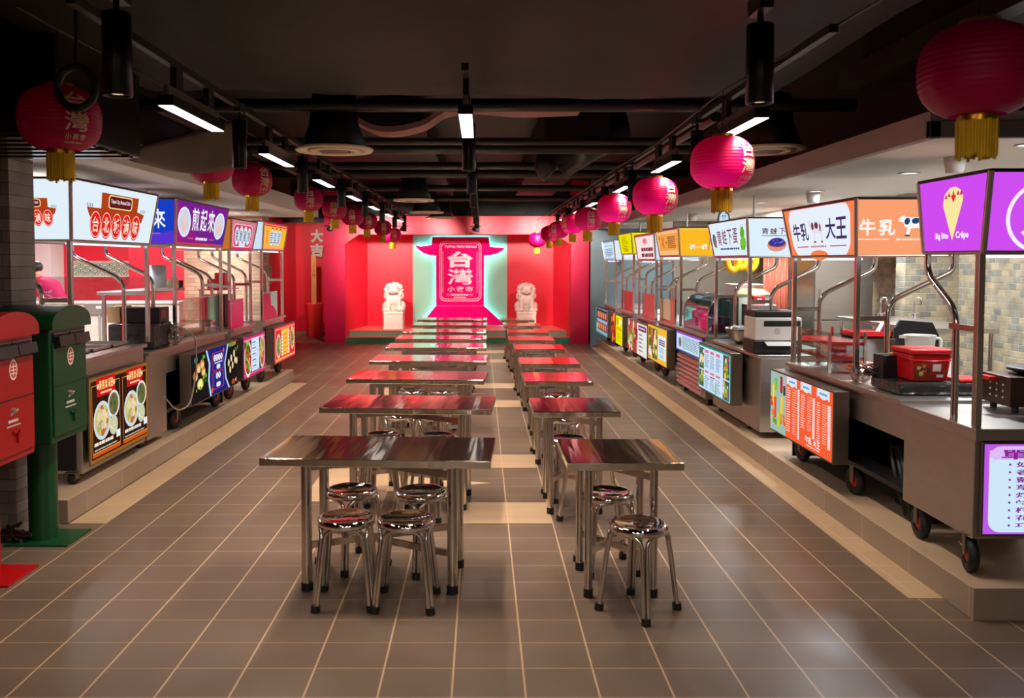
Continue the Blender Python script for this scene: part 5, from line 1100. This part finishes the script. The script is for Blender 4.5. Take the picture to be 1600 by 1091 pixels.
# cow cart counter
tr = MB(); vs = []; rn = random.Random(9); nx, ny = 16, 10
bx('wrapped_tray', 'long tray wrapped in black plastic at the near end of the cow cart', 'tray', (2.54, 5.22, ZC), (3.40, 5.62, ZC + 0.075), M_plas, 0.02)
bk = thing('plastic_bucket', 'red square plastic bucket with lid on the black wrapped tray', 'bucket', (2.76, 5.40, ZC + 0.076))
def frust(mb, b, t, h, m, z0=0): return mb.hexa([(-b, -b, z0), (b, -b, z0), (b, b, z0), (-b, b, z0), (-t, -t, z0 + h), (t, -t, z0 + h), (t, t, z0 + h), (-t, t, z0 + h)], m)
frust(MB(), 0.110, 0.128, 0.17, M_bucket).build('bucket_body', bk, bevel=0.015); MB().box((-0.135, -0.135, 0.17), (0.135, 0.135, 0.20), M_bucket).build('lid', bk, bevel=0.01)
MB().tube([(-0.137, 0, 0.15), (-0.142, -0.06, 0.145), (-0.11, -0.140, 0.135), (0.0, -0.150, 0.13), (0.11, -0.140, 0.135), (0.142, -0.06, 0.145), (0.137, 0, 0.15)], 0.005, M_bucket, 6).build('bail_handle', bk)
A = Art((-0.10, -0.1175, 0.02), (0.10, -0.1175, 0.02), (0.10, -0.129, 0.12), (-0.10, -0.129, 0.12), 0, 0.001); A.rect(0, 0, 1, 1, (150, 40, 24)); A.rect(0.05, 0.1, 0.35, 0.9, (110, 70, 40)); A.rect(0.55, 0.45, 0.8, 0.9, (226, 210, 196)); A.rect(0.68, 0.08, 0.88, 0.25, (230, 224, 214)); A.blobs(0.1, 0.2, 0.5, 0.8, 10, [(190, 120, 60), (206, 170, 110), (90, 40, 30)], 0.008, 0.014, 3); A.build('bucket_label', bk)
bx('black_box', 'black square box on the wrapped tray, beside the cardboard box at its left', 'box', (2.55, 5.46, ZC + 0.076), (2.64, 5.60, ZC + 0.22), M_black)
bx('cardboard_box', 'narrow cardboard box between two black boxes on the wrapped tray', 'box', (2.645, 5.48, ZC + 0.076), (2.69, 5.60, ZC + 0.225), M_card)
bx('black_box', 'black square box on the wrapped tray, just left of the red bucket', 'box', (2.50 + 0.195, 5.42 + 0.13, ZC + 0.076), (2.78, 5.61, ZC + 0.20), M_black)
bx('red_bag', 'flat red plastic bag on the wrapped tray, right of the bucket', 'bag', (2.92, 5.24, ZC + 0.076), (3.08, 5.44, ZC + 0.098), M_redac, 0.01)
bx('white_crate', 'white plastic crate behind the red bucket', 'crate', (2.92, 5.80, ZC), (3.20, 6.15, 1.095), M_white, 0.01)
jg = thing('measuring_jug', 'translucent white measuring jug standing on the white crate', 'jug', (3.04, 5.97, 1.096))
mj = mat('jug_plastic', (226, 222, 212), 0.35, 0, 3, 0.03, trans=0.3)
MB().lathe([(0, 0), (0.085, 0), (0.10, 0.15), (0.104, 0.152), (0.096, 0.145), (0.08, 0.012), (0, 0.012)], mj, n=32).build('jug_body', jg); MB().tube(bend([(0.09, 0, 0.13), (0.15, 0, 0.13), (0.145, 0, 0.03), (0.088, 0, 0.03)], 0.03), 0.009, mj, 8).build('handle', jg); MB().prism([(-0.03, 0), (0.03, 0), (0, 0.05)], mj, (-0.095, 0, 0.13), (0, 1, 0), (-1, 0, 0), (0, 0, 0.02)).build('spout', jg)
cb = MB(); rn = random.Random(21); p = Vector((2.56, 5.62, ZC + 0.05)); pts = []
for i in range(26):
    a = i * 1.35; pts.append(p + Vector((0.05 * cos(a) + rn.uniform(-.02, .02), 0.09 * sin(a) + rn.uniform(-.02, .02), 0.02 + 0.05 * rn.random() + 0.03 * sin(a * 0.7))))
cb.tube(bend(pts, 0.04, 3), 0.006, M_rubber, 6); solo(cb, 'cable_tangle', 'tangle of black cable on the counter corner of the cow cart', 'cable')
def crumple(name, label, c, r, m, seed, cat='plastic bag'):
    b = bmesh.new(); bmesh.ops.create_icosphere(b, subdivisions=3, radius=1); rn = random.Random(seed)
    for v in b.verts:
        k = 1 + rn.uniform(-0.22, 0.16); v.co = Vector((v.co.x * r[0] * k, v.co.y * r[1] * k, v.co.z * r[2] * k))
    zm = min(v.co.z for v in b.verts)
    for v in b.verts: v.co.z -= zm
    me = bpy.data.meshes.new(name); b.to_mesh(me); b.free(); me.materials.append(m); o = bpy.data.objects.new(name, me); COL.objects.link(o); o.location = c; tag(o, label, cat); return o
crumple('plastic_bag', 'crumpled clear bag behind the black cable tangle', (2.55, 5.78, ZC), (0.06, 0.10, 0.06), M_clear, 4)
crumple('orange_bag', 'bright orange food bag lying on the cow cart counter', (2.78, 6.33, ZC), (0.15, 0.09, 0.042), M_orange, 5, 'bag')
wr = thing('wrapped_rack', 'brown rack wrapped in clear film behind the orange bag', 'rack', (2.98, 6.70, ZC))
MB().box((-0.185, -0.12, 0.0), (0.185, 0.14, 0.22), mat('rack_brown', (126, 96, 84), 0.5, 0, 6, 0.2)).build('rack_body', wr, bevel=0.006)
crf = MB().box((-0.192, -0.127, 0.003), (0.192, 0.147, 0.227), M_clear).build('film_wrap', wr)
rt = thing('red_tray', 'red tray with dark filling on top of the film wrapped rack', 'tray', (3.0, 6.71, ZC + 0.229))
MB().box((-0.15, -0.11, 0), (0.15, 0.11, 0.012), M_redac).box((-0.15, -0.11, 0), (-0.14, 0.11, 0.05), M_redac).box((0.14, -0.11, 0), (0.15, 0.11, 0.05), M_redac).box((-0.15, -0.11, 0), (0.15, -0.10, 0.05), M_redac).box((-0.15, 0.10, 0), (0.15, 0.11, 0.05), M_redac).build('tray_body', rt); MB().box((-0.138, -0.098, 0.012), (0.138, 0.098, 0.04), mat('brown_filling', (96, 50, 36), 0.7, 0, 30, 0.3)).build('filling', rt)
solo(MB().hexa([(3.03, 6.62, 1.215), (3.05, 6.60, 1.215), (3.15, 6.74, 1.27), (3.13, 6.76, 1.27), (3.03, 6.62, 1.222), (3.05, 6.60, 1.222), (3.15, 6.74, 1.277), (3.13, 6.76, 1.277)], mat('blue_plastic', (90, 150, 206), 0.3)), 'blue_spatula', 'pale blue spatula leaning on the red tray', 'spatula')
gd = thing('glass_guard', 'small glass display with red shelves at the far end of the cow cart', 'display case', (2.54, 6.58, ZC))
for y in (-0.30, 0.30):
    for x in (0.0, 0.26): MB().box((x - 0.010, y - 0.010, 0), (x + 0.010, y + 0.010, 0.30), M_tube).build('corner_post', gd)
MB().box((-0.003, -0.30, 0.01), (0.003, 0.30, 0.295), M_glass).build('front_glass', gd); MB().box((0, -0.302, 0.01), (0.26, -0.297, 0.295), M_glass).build('end_glass', gd)
for z in (0.09, 0.20): MB().box((0.01, -0.29, z), (0.25, 0.29, z + 0.025), M_redac).build('shelf', gd)
bn = thing('black_chair', 'black moulded chair back behind the wrapped rack', 'chair', (3.40, 6.60, PZ))
MB().prism([(-0.17, 0.40), (0.17, 0.40), (0.17, 1.02), (0.12, 1.12), (-0.13, 1.14), (-0.17, 1.08)], M_black, (0, 0.12, 0), (1, 0, 0), (0, 0, 1), (0, 0.03, 0)).build('backrest', bn, bevel=0.008); MB().box((-0.19, -0.24, 0.40), (0.19, 0.15, 0.44), M_black).build('seat', bn, bevel=0.01)
for sx in (-1, 1):
    for sy in (-0.2, 0.12): MB().cyl((0.16 * sx, sy, 0), (0.15 * sx, sy, 0.4), 0.015, M_black, n=10).build('leg', bn)
# crepe cart griddle
gr = thing('crepe_griddle', 'steel crepe griddle with round black plate on the nearest right cart', 'griddle', (3.16, 4.86, 0.92))
MB().box((-0.25, -0.13, 0.035), (0.25, 0.14, 0.20), mat('griddle_brown', (104, 84, 76), 0.34, 0.9, 6, 0.1)).build('housing', gr, bevel=0.004); MB().lathe([(0, 0.20), (0.14, 0.20), (0.20, 0.222), (0.205, 0.236), (0.19, 0.24), (0, 0.24)], M_black, (0.04, 0, 0), 40).build('round_plate', gr)
for sx in (-1, 1):
    for sy in (-1, 1): MB().cyl((0.2 * sx, 0.10 * sy, 0), (0.2 * sx, 0.10 * sy, 0.036), 0.018, M_black, n=10).build('foot', gr)
rv = MB()
for i in range(3):
    for j in range(3): rv.ball((-0.2505, -0.07 + 0.06 * i, 0.08 + 0.035 * j), 0.006, M_white, 8, 6)
rv.build('rivets', gr); MB().box((-0.26, -0.02, 0.17), (-0.30, 0.08, 0.19), M_redac).build('red_handle', gr)
# dark machinery and cables under the cow cart
un = thing('compressor', 'black compressor with hoses under the near end of the cow cart', 'compressor', (2.95, 5.42, PZ))
MB().box((-0.22, -0.24, 0.0), (0.30, 0.24, 0.36), M_black).build('casing', un, bevel=0.02)
for k in range(3): MB().tube(bend([(-0.30, -0.20 + 0.05 * k, 0.015), (-0.34, -0.18 + 0.09 * k, 0.30), (-0.27, 0.05 + 0.06 * k, 0.42), (-0.24, 0.18, 0.30)], 0.15, 6), 0.016 if k else 0.028, M_rubber, 8).build('hose', un)
# emblem on the frog sign
em = MB().prism([(0.0 + 0.062 * cos(a), 0.03 + 0.10 * sin(a)) for a in [pi * k / 14 for k in range(15)]] + [(-0.062, 0.0), (0.062, 0.0)], mat('emblem_blue', (40, 90, 150), 0.4), (-0.33, 0.02, 2.003), (0, 1, 0), (0, 0, 1), (-0.02, 0, 0))
em.build('top_emblem', c_r3)
A = Art((-0.329, -0.04, 2.006), (-0.329, 0.08, 2.006), (-0.329, 0.08, 2.13), (-0.329, -0.04, 2.13), 0.9); A.poly([(0.5 + 0.40 * cos(a), 0.24 + 0.62 * max(0, sin(a))) for a in [pi * k / 14 for k in range(15)]] + [(0.1, 0.04), (0.9, 0.04)], (206, 230, 246)); A.disc(0.40, 0.5, 0.008, (40, 70, 110)); A.disc(0.6, 0.5, 0.008, (40, 70, 110)); A.poly([(0.35, 0.25), (0.5, 0.32), (0.65, 0.25), (0.5, 0.38)], (40, 90, 150)); A.build('emblem_face', c_r3)

# ------------------------------------------------------------------ things on and around the left counters
sh = thing('wall_shelf', 'steel shelf with bracket legs standing behind the purple sign cart', 'shelf', (-3.42, 8.8, PZ + 0.82))
MB().box((-0.2, -0.68, 0.46), (0.16, 0.70, 0.49), M_steel).build('shelf_board', sh, bevel=0.003)
for y in (-0.60, 0.62): MB().box((-0.18, y - 0.015, 0), (-0.15, y + 0.015, 0.46), M_tube).build('upright', sh)
solo(MB().lathe([(0, 0), (0.093, 0), (0.093, 0.245), (0.03, 0.25), (0.03, 0.02), (0, 0.02)], mat('paper_roll', (204, 208, 212), 0.7, 0, 20, 0.03), (-3.35, 8.93, PZ + 1.311), 32), 'paper_roll', 'large white paper roll standing on the steel shelf', 'paper roll')
bx('cream_box', 'cream coloured box on the steel shelf, beside a dark red one', 'box', (-3.36, 9.10, PZ + 1.311), (-3.26, 9.32, PZ + 1.40), plain((226, 206, 160)))
bx('dark_red_box', 'dark red box at the far end of the steel shelf', 'box', (-3.36, 9.34, PZ + 1.311), (-3.27, 9.48, PZ + 1.39), plain((96, 30, 36)))
bx('wrapped_tray', 'deep tray wrapped in black plastic at the near end of the dumpling cart', 'tray', (-3.30, 7.60, 0.981), (-2.885, 8.05, 1.205), M_plas, 0.025)
ps = thing('cash_register', 'black cash drawer with red front on the black wrapped tray', 'cash register', (-3.05, 7.84, 1.206))
MB().box((-0.17, -0.12, 0.0), (0.17, 0.12, 0.135), M_black).build('drawer_case', ps, bevel=0.006); MB().box((0.17, -0.10, 0.04), (0.174, 0.02, 0.11), mat('drawer_red', (110, 20, 26), 0.3)).build('front_plate', ps)
bx('cardboard_box', 'brown cardboard box beside the black cash drawer on the left', 'box', (-3.36, 7.74, 1.206), (-3.24, 8.0, 1.35), M_card)
crumple('plastic_bag', 'crumpled clear film bundle by the dumpling cart counter edge', (-2.845, 8.02, 0.981), (0.062, 0.13, 0.10), M_clear, 14)
lp = MB().tube(bend([(-2.80, 8.05, 1.14), (-2.70, 8.15, 1.05), (-2.69, 8.12, 0.7), (-2.70, 7.95, 0.42), (-2.75, 7.75, 0.40), (-2.83, 7.66, 0.55)], 0.12, 6), 0.008, mat('cord_grey', (150, 130, 120), 0.5), 6)
solo(lp, 'cable_loop', 'grey power cord looping down the front of the dumpling cart', 'cord')
gg = thing('glass_guard', 'clear glass guard along the dumpling cart counter', 'glass guard', (-2.90, 8.9, 0.981))
MB().box((-0.003, -0.62, 0.0), (0.003, 0.60, 0.40), M_glass).build('glass_sheet', gg); MB().box((-0.006, -0.62, 0.40), (0.006, 0.60, 0.412), M_tube).build('top_rail', gg)
ft = thing('food_tray', 'cream food tray behind the glass of the dumpling cart', 'tray', (-3.2, 9.0, 0.981))
MB().box((-0.18, -0.35, 0), (0.18, 0.40, 0.03), M_dsteel).build('tray_base', ft); MB().box((-0.16, -0.33, 0.03), (0.16, 0.38, 0.055), plain((226, 190, 140))).build('pastry_layer', ft)
pj = thing('pink_jug', 'pink plastic jug behind the dumpling cart glass', 'jug', (-3.28, 8.45, 0.981))
MB().lathe([(0, 0), (0.06, 0), (0.075, 0.15), (0.05, 0.20), (0.03, 0.22), (0, 0.22)], mat('pink_plastic', (236, 150, 136), 0.4), n=24).build('jug_body', pj); MB().tube(bend([(0.06, 0, 0.18), (0.11, 0, 0.18), (0.11, 0, 0.06), (0.07, 0, 0.06)], 0.03), 0.009, mat('pink_plastic'), 8).build('handle', pj)
pg = thing('splash_board', 'bright magenta acrylic board on the pink plaque cart', 'splash board', (-2.88, 10.12, 0.981), 0)
MB().box((-0.008, -0.28, 0), (0.008, 0.30, 0.33), M_pinkac).build('board', pg); MB().box((-0.010, -0.28, 0.285), (0.0105, 0.30, 0.295), plain((240, 120, 170))).build('edge_line', pg)
pg = thing('splash_board', 'pink and pale blue curved board on the farthest left cart', 'splash board', (-2.88, 11.75, 0.981), 0)
MB().box((-0.008, -0.40, 0), (0.008, 0.40, 0.36), plain((206, 222, 224))).build('board', pg)
A = Art((0.0085, -0.40, 0), (0.0085, 0.40, 0), (0.0085, 0.40, 0.36), (0.0085, -0.40, 0.36), 0, 0.0008); A.poly([(0, 0), (0.98, 0), (0.95, 0.2), (0.75, 0.42), (0.55, 0.5), (0.5, 0.97), (0, 0.97)], (240, 70, 110)); A.build('pink_print', pg)
s3 = thing('counter_shelf', 'glass shelf with red boxes above the pink plaque cart', 'shelf', (-3.12, 10.35, 0.981))
MB().box((-0.16, -0.36, 0.44), (0.12, 0.36, 0.452), M_pinkac).build('shelf_board', s3)
for y in (-0.34, 0.34): MB().box((-0.15, y - 0.01, 0), (-0.13, y + 0.01, 0.44), M_tube).build('upright', s3)
bx('red_box', 'red box on the glass shelf, in front of another', 'box', (-3.20, 10.08, 1.435), (-3.06, 10.24, 1.55), M_redac)
bx('red_box', 'taller red box farther back on the glass shelf', 'box', (-3.18, 10.30, 1.435), (-3.06, 10.50, 1.62), M_redac)
bx('black_machine', 'black machine behind the magenta board', 'machine', (-3.32, 10.25, 0.981), (-3.05, 10.6, 1.36), M_black, 0.01)
# steam wells in the noodle cart top
for k in range(3):
    y0 = -0.50 + 0.36 * k
    w0 = MB(); x0 = y0
    w0.box((x0, 0.12, 0.901), (x0 + 0.32, 0.56, 0.906), mat('well_dark', (70, 66, 62), 0.3, 1.0)); w0.box((x0, 0.12, 0.901), (x0 + 0.32, 0.13, 0.925), M_steel).box((x0, 0.55, 0.901), (x0 + 0.32, 0.56, 0.925), M_steel).box((x0, 0.12, 0.901), (x0 + 0.01, 0.56, 0.925), M_steel).box((x0 + 0.31, 0.12, 0.901), (x0 + 0.32, 0.56, 0.925), M_steel)
    w0.build('steam_well', c_l1)
MB().box((-0.615, 0.05, 0.10), (-0.625, 0.50, 0.55), M_black).build('end_grille', c_l1)
# socket on the half wall, ledge sheets
so = thing('power_socket', 'double steel power socket with conduit on the white half wall', 'socket', (-4.42, 9.998, 1.14), -pi / 2)
MB().box((0, -0.17, 0), (0.03, 0.17, 0.13), mat('socket_grey', (150, 146, 138), 0.4, 0.4)).build('socket_plate', so, bevel=0.004); MB().box((0.03, -0.03, 0.07), (0.034, 0.03, 0.10), M_white).build('switch', so); MB().cyl((0.015, 0, -0.96), (0.015, 0, 0), 0.014, mat('conduit_grey', (170, 166, 156), 0.5), n=10).build('conduit', so)
gs = thing('glass_screen', 'clear screen standing along the white half wall ledge', 'screen', (-4.9, 10.05, 1.296), pi / 2)
MB().box((-0.004, -1.35, 0), (0.004, 1.35, 0.28), M_glass).build('clear_sheet', gs)
for y in (-1.35, 1.35): MB().box((-0.012, y - 0.02, 0), (0.012, y + 0.02, 0.30), M_tube).build('clamp_post', gs)
# thin power cords dropping from the soffits to the carts
for i, (x, y, z0, w_) in enumerate(((-3.2, 8.3, 2.33, 'white cord pole from the left soffit to the purple sign'), (2.75, 11.6, 2.19, 'white cord pole from the right soffit to the orange sign'), (2.75, 15.0, 2.23, 'white cord pole from the right soffit to the lime sign'), (2.8, 8.9, 2.17, 'white cord pole from the right soffit to the frog sign'))):
    solo(MB().cyl((x, y, z0), (x, y, 2.43), 0.012, M_white, n=8), 'cord_pole', w_, 'cord')
# festoon cables carrying the lanterns
for side, pts in (('right', RL), ('left', LL)):
    q = [Vector((x, y, z + 0.40)) for x, y, z, r in pts]; q = [q[0] + Vector((0, -0.35, 0.0))] + q
    solo(MB().tube(q, 0.006, M_black, 6), 'festoon_cable', 'black festoon cable carrying the %s row of lanterns' % side, 'cable')

# ------------------------------------------------------------------ person bending behind the half wall
def skinned(name, V, E_, Rr, m, parent, sub=2, root=0):
    me = bpy.data.meshes.new(name); me.from_pydata(V, E_, []); o = bpy.data.objects.new(name, me); COL.objects.link(o); o.parent = parent
    me.materials.append(m); s = o.modifiers.new('skin', 'SKIN'); s.use_smooth_shade = True
    if not me.skin_vertices: 
        bpy.context.view_layer.update()
    if me.skin_vertices:
        for i, r in enumerate(Rr):
            me.skin_vertices[0].data[i].radius = (r, r) if not hasattr(r, '__len__') else r
            me.skin_vertices[0].data[i].use_root = (i == root)
    ss = o.modifiers.new('sub', 'SUBSURF'); ss.levels = sub; ss.render_levels = sub
    return o
pe = thing('person', 'person in a magenta shirt bending over behind the white half wall', 'person', (-5.09, 10.48, PZ))
skin = mat('skin', (206, 150, 120), 0.5, 0, 8, 0.05)
V = [(0, 0, 0.90), (-0.05, 0, 1.05), (-0.13, 0, 1.20), (-0.21, 0, 1.31), (-0.265, 0, 1.39), (-0.30, 0, 1.44), (-0.345, 0, 1.50), (-0.36, 0, 1.55)]
E_ = [(i, i + 1) for i in range(7)]; Rr = [0.11, 0.095, 0.09, 0.075, 0.05, 0.058, 0.092, 0.075]
for s in (-1, 1):
    b = len(V); V += [(-0.20, 0.17 * s, 1.30), (-0.30, 0.22 * s, 1.07), (-0.46, 0.17 * s, 0.93), (-0.53, 0.15 * s, 0.90)]; E_ += [(3, b), (b, b + 1), (b + 1, b + 2), (b + 2, b + 3)]; Rr += [0.055, 0.042, 0.03, 0.034]
    for k in range(5):
        f = len(V); dy = (-0.028 + 0.016 * k) if k < 4 else -0.045 * s
        if k < 4: V += [(-0.575, 0.15 * s + dy, 0.885), (-0.615 + 0.006 * abs(k - 1), 0.15 * s + dy, 0.862)]
        else: V += [(-0.545, 0.15 * s + dy, 0.88), (-0.575, 0.15 * s + dy * 1.2, 0.862)]
        E_ += [(b + 3, f), (f, f + 1)]; Rr += [0.0095, 0.008]
    b = len(V); V += [(0.0, 0.09 * s, 0.86), (0.02, 0.10 * s, 0.48), (0.03, 0.10 * s, 0.11), (-0.10, 0.11 * s, 0.075)]; E_ += [(0, b), (b, b + 1), (b + 1, b + 2), (b + 2, b + 3)]; Rr += [0.095, 0.062, 0.042, 0.035]
skinned('body', V, E_, Rr, skin, pe)
SV = [(0.0, 0, 0.86), (-0.05, 0, 1.04), (-0.13, 0, 1.20), (-0.205, 0, 1.315), (-0.262, 0, 1.385)]; SE = [(0, 1), (1, 2), (2, 3), (3, 4)]; SR = [0.145, 0.145, 0.158, 0.158, 0.085]
for s in (-1, 1):
    b = len(SV); SV += [(-0.20, 0.165 * s, 1.30), (-0.255, 0.20 * s, 1.17)]; SE += [(3, b), (b, b + 1)]; SR += [0.088, 0.078]
M_shirt = mat('shirt_magenta', (226, 10, 100), 0.7, 0, 10, 0.08, 0.2, 14)
skinned('shirt', SV, SE, SR, M_shirt, pe)
TV = [(0, 0, 0.90), (0, 0.09, 0.84), (0.02, 0.10, 0.48), (0.03, 0.10, 0.10), (0, -0.09, 0.84), (0.02, -0.10, 0.48), (0.03, -0.10, 0.10)]
skinned('trousers', TV, [(0, 1), (1, 2), (2, 3), (0, 4), (4, 5), (5, 6)], [0.13, 0.11, 0.078, 0.06, 0.11, 0.078, 0.06], mat('trousers_black', (24, 24, 28), 0.8), pe)
skinned('hair', [(-0.29, 0, 1.45), (-0.325, 0, 1.53), (-0.36, 0, 1.585)], [(0, 1), (1, 2)], [0.085, 0.108, 0.075], mat('hair_black', (18, 15, 14), 0.5, 0, 40, 0.2), pe)
A = Art((-0.15, -0.20, 1.17), (0.03, -0.17, 1.10), (-0.03, -0.12, 1.27), (-0.20, -0.16, 1.34), 0, 0.001)
A.text('台灣', 0.20, 0.45, 0.80, 0.90, (240, 226, 232), 0.02); A.text('小夜市', 0.25, 0.20, 0.75, 0.38, (240, 226, 232), 0.01)
o = A.build('shirt_print', pe); sw = o.modifiers.new('wrap', 'SHRINKWRAP'); sw.target = [c for c in pe.children if c.name.startswith('shirt') and 'print' not in c.name][0]; sw.offset = 0.006

# ------------------------------------------------------------------ lamps on the three tracks
def track(label, x, y0, y1):
    t = MB().box((x - 0.018, y0, 2.70), (x + 0.018, y1, 2.735), M_black).build('lighting_track'); tag(t, label, 'lighting track', 'black lighting tracks under the ceiling')
    return t
track('black lighting track along the left side of the ceiling', -1.5, 3.2, 17.8)
track('black lighting track along the middle of the ceiling', -0.08, 4.3, 17.8)
track('black lighting track over the entrance at the left, before the tables', -1.27, -4.0, 3.15)  # unseen front runs of the tracks, added to carry the extra lamps
track('black lighting track added out of view over the entrance in the middle', -0.08, -4.0, 2.9)
track('black lighting track over the entrance at the right, before the tables', 1.02, -4.0, 3.3)
track('black lighting track along the right side of the ceiling', 1.45, 3.6, 17.8)
def make_spot():
    t = thing('track_spotlight', '', 'spotlight', group='black cylinder spotlights on the tracks')
    MB().lathe([(0, 0.30), (0.040, 0.30), (0.043, 0.296), (0.043, 0.003), (0.040, 0.0), (0.036, 0.003), (0.036, 0.02)], M_blackgl, n=24).build('housing', t)
    MB().lathe([(0, 0.014), (0.036, 0.014)], emit((255, 226, 180), 1.6), n=20).build('lens', t)
    MB().cyl((0, 0, 0.30), (0, 0, 0.35), 0.010, M_black, n=10).build('stem', t); MB().box((-0.022, -0.06, 0.345), (0.022, 0.06, 0.40), M_black).build('track_adapter', t)
    return t
def make_linear():
    t = thing('linear_lamp', '', 'lamp', group='white linear lamps on the tracks')
    MB().box((-0.038, -0.41, 0.0), (0.038, 0.41, 0.05), M_blackgl).box((-0.012, -0.40, 0.05), (0.012, 0.40, 0.10), M_dsteel).build('housing', t)
    MB().box((-0.034, -0.405, -0.004), (0.034, 0.405, 0.001), emit((250, 248, 240), 2.2)).build('diffuser', t)
    for s in (-1, 1): MB().box((-0.015, 0.25 * s - 0.05, 0.10), (0.015, 0.25 * s + 0.05, 0.205), M_black).build('track_adapter', t)
    return t
sp0 = make_spot(); ln0 = make_linear()
spots_at = {'left': (-1.5, [5.4, 7.3, 9.3, 11.2, 13.1, 15.0, 16.9]), 'middle': (-0.08, [5.55, 7.4, 9.3, 11.3, 13.3, 15.3, 17.2]), 'right': (1.45, [5.85, 8.35, 10.2, 12.4, 14.3, 16.4])}
lin_at = {'left': (-1.5, [4.55, 6.4, 8.3, 10.25, 12.15, 14.05, 15.95]), 'middle': (-0.08, [4.8, 6.5, 8.35, 10.3, 12.3, 14.3, 16.3]), 'right': (1.45, [4.9, 6.85, 9.0, 11.4, 13.3, 15.3])}
first = True
for side, (x, ys) in spots_at.items():
    for i, y in enumerate(ys):
        o = sp0 if first else dup(sp0); first = False
        o.location = (x, y, 2.335); o['label'] = 'black cylinder spotlight, %s from the front on the %s track' % (ORD[i], side)
        spot_light('spot_light', (x, y, 2.33), 32, (1.0, 0.76, 0.52), 95, radius=0.035, blend=0.6)
first = True
for side, (x, ys) in lin_at.items():
    for i, y in enumerate(ys):
        o = ln0 if first else dup(ln0); first = False
        o.location = (x, y, 2.50); o['label'] = 'white linear lamp, %s from the front on the %s track' % (ORD[i], side)
        area_light('linear_light', (x, y, 2.49), 0.05, 0.8, 19, (1.0, 0.86, 0.70), spread=115)
for x, y, w_ in ((-1.27, 3.05, 'nearest black cylinder spotlight at the upper left, beside the left lantern'), (1.02, 3.2, 'nearest black cylinder spotlight at the upper right, left of the big lantern')):
    o = dup(sp0); o.location = (x, y, 2.335); o.scale = (1.15, 1.15, 0.96); o['label'] = w_
    spot_light('spot_light', (x, y, 2.33), 30, (1.0, 0.76, 0.52), 95, radius=0.035, blend=0.6)
for i, (x, y) in enumerate(((-1.27, 0.6), (-1.27, -1.4), (-1.27, -3.2), (-0.08, 1.0), (-0.08, -1.2), (1.02, 0.6), (1.02, -1.4), (1.02, -3.2))):  # unseen lamps added behind the camera to brighten front faces and rims
    o = dup(ln0); o.location = (x, y, 2.50); o['label'] = 'white linear lamp added out of view over the entrance, before the tables'; o['group'] = 'added linear lamps over the entrance'
    area_light('linear_light', (x, y, 2.49), 0.06, 0.8, 15, NEUT)
# stage wash from the spot clusters near the lintel
for x, tx, p in ((-2.2, -2.0, 270), (-0.9, -1.6, 190), (0.0, 0.4, 150), (1.2, 1.0, 270)):
    o = spot_light('stage_light', (x, 16.9, 2.5), p, (1.0, 0.90, 0.82), 75, radius=0.05, blend=0.7)
    d = Vector((tx, 20.2, 1.3)) - o.location; o.rotation_euler = d.to_track_quat('-Z', 'Y').to_euler()
for tx, x in ((-3.1, -2.6), (2.1, 1.7)):
    o = spot_light('pillar_light', (x, 16.6, 2.5), 190, (1.0, 0.86, 0.78), 70, radius=0.05, blend=0.7)
    d = Vector((tx, 18.6, 1.6)) - o.location; o.rotation_euler = d.to_track_quat('-Z', 'Y').to_euler()
# recessed downlights in the soffits
def make_down():
    t = thing('recessed_downlight', '', 'downlight', group='recessed downlights in the soffits')
    MB().lathe([(0.075, 0.0), (0.082, -0.006), (0.062, -0.008), (0.060, 0.0)], M_white, n=24).build('trim_ring', t)
    MB().lathe([(0, -0.003), (0.060, -0.003)], emit((226, 240, 255), 3.0), n=24).build('lens', t)
    return t
dn0 = make_down(); first = True
for side, pts in (('left', [(-3.25, 6.8), (-3.3, 8.6), (-3.3, 10.4), (-3.3, 12.2)]), ('right', [(3.15, 5.0), (3.25, 6.6), (3.2, 8.3), (3.2, 9.9), (3.2, 11.5), (3.2, 13.2), (3.2, 15.0), (3.2, 16.8)])):
    for i, (x, y) in enumerate(pts):
        o = dn0 if first else dup(dn0); first = False
        o.location = (x, y, 2.43); o['label'] = 'round white downlight, %s from the front in the %s soffit' % (ORD[i], side)
        area_light('downlight', (x + (0.35 if side == 'right' else -0.35), y, 2.41), 0.25, 0.25, 48 if side == 'right' else 60, COOL)

for x, y, p in ((-5.6, 11.3, 34), (-5.6, 8.2, 45)):
    area_light('kitchen_light', (x, y, 2.41), 0.5, 0.5, p, COOL)
o = spot_light('added_wall_spot', (-3.75, 18.2, 2.5), 120, (1.0, 0.80, 0.66), 80, radius=0.05, blend=0.7)  # spot without a fixture, added to brighten the letters and far left wall
d = Vector((-3.9, 20.7, 1.4)) - o.location; o.rotation_euler = d.to_track_quat('-Z', 'Y').to_euler()
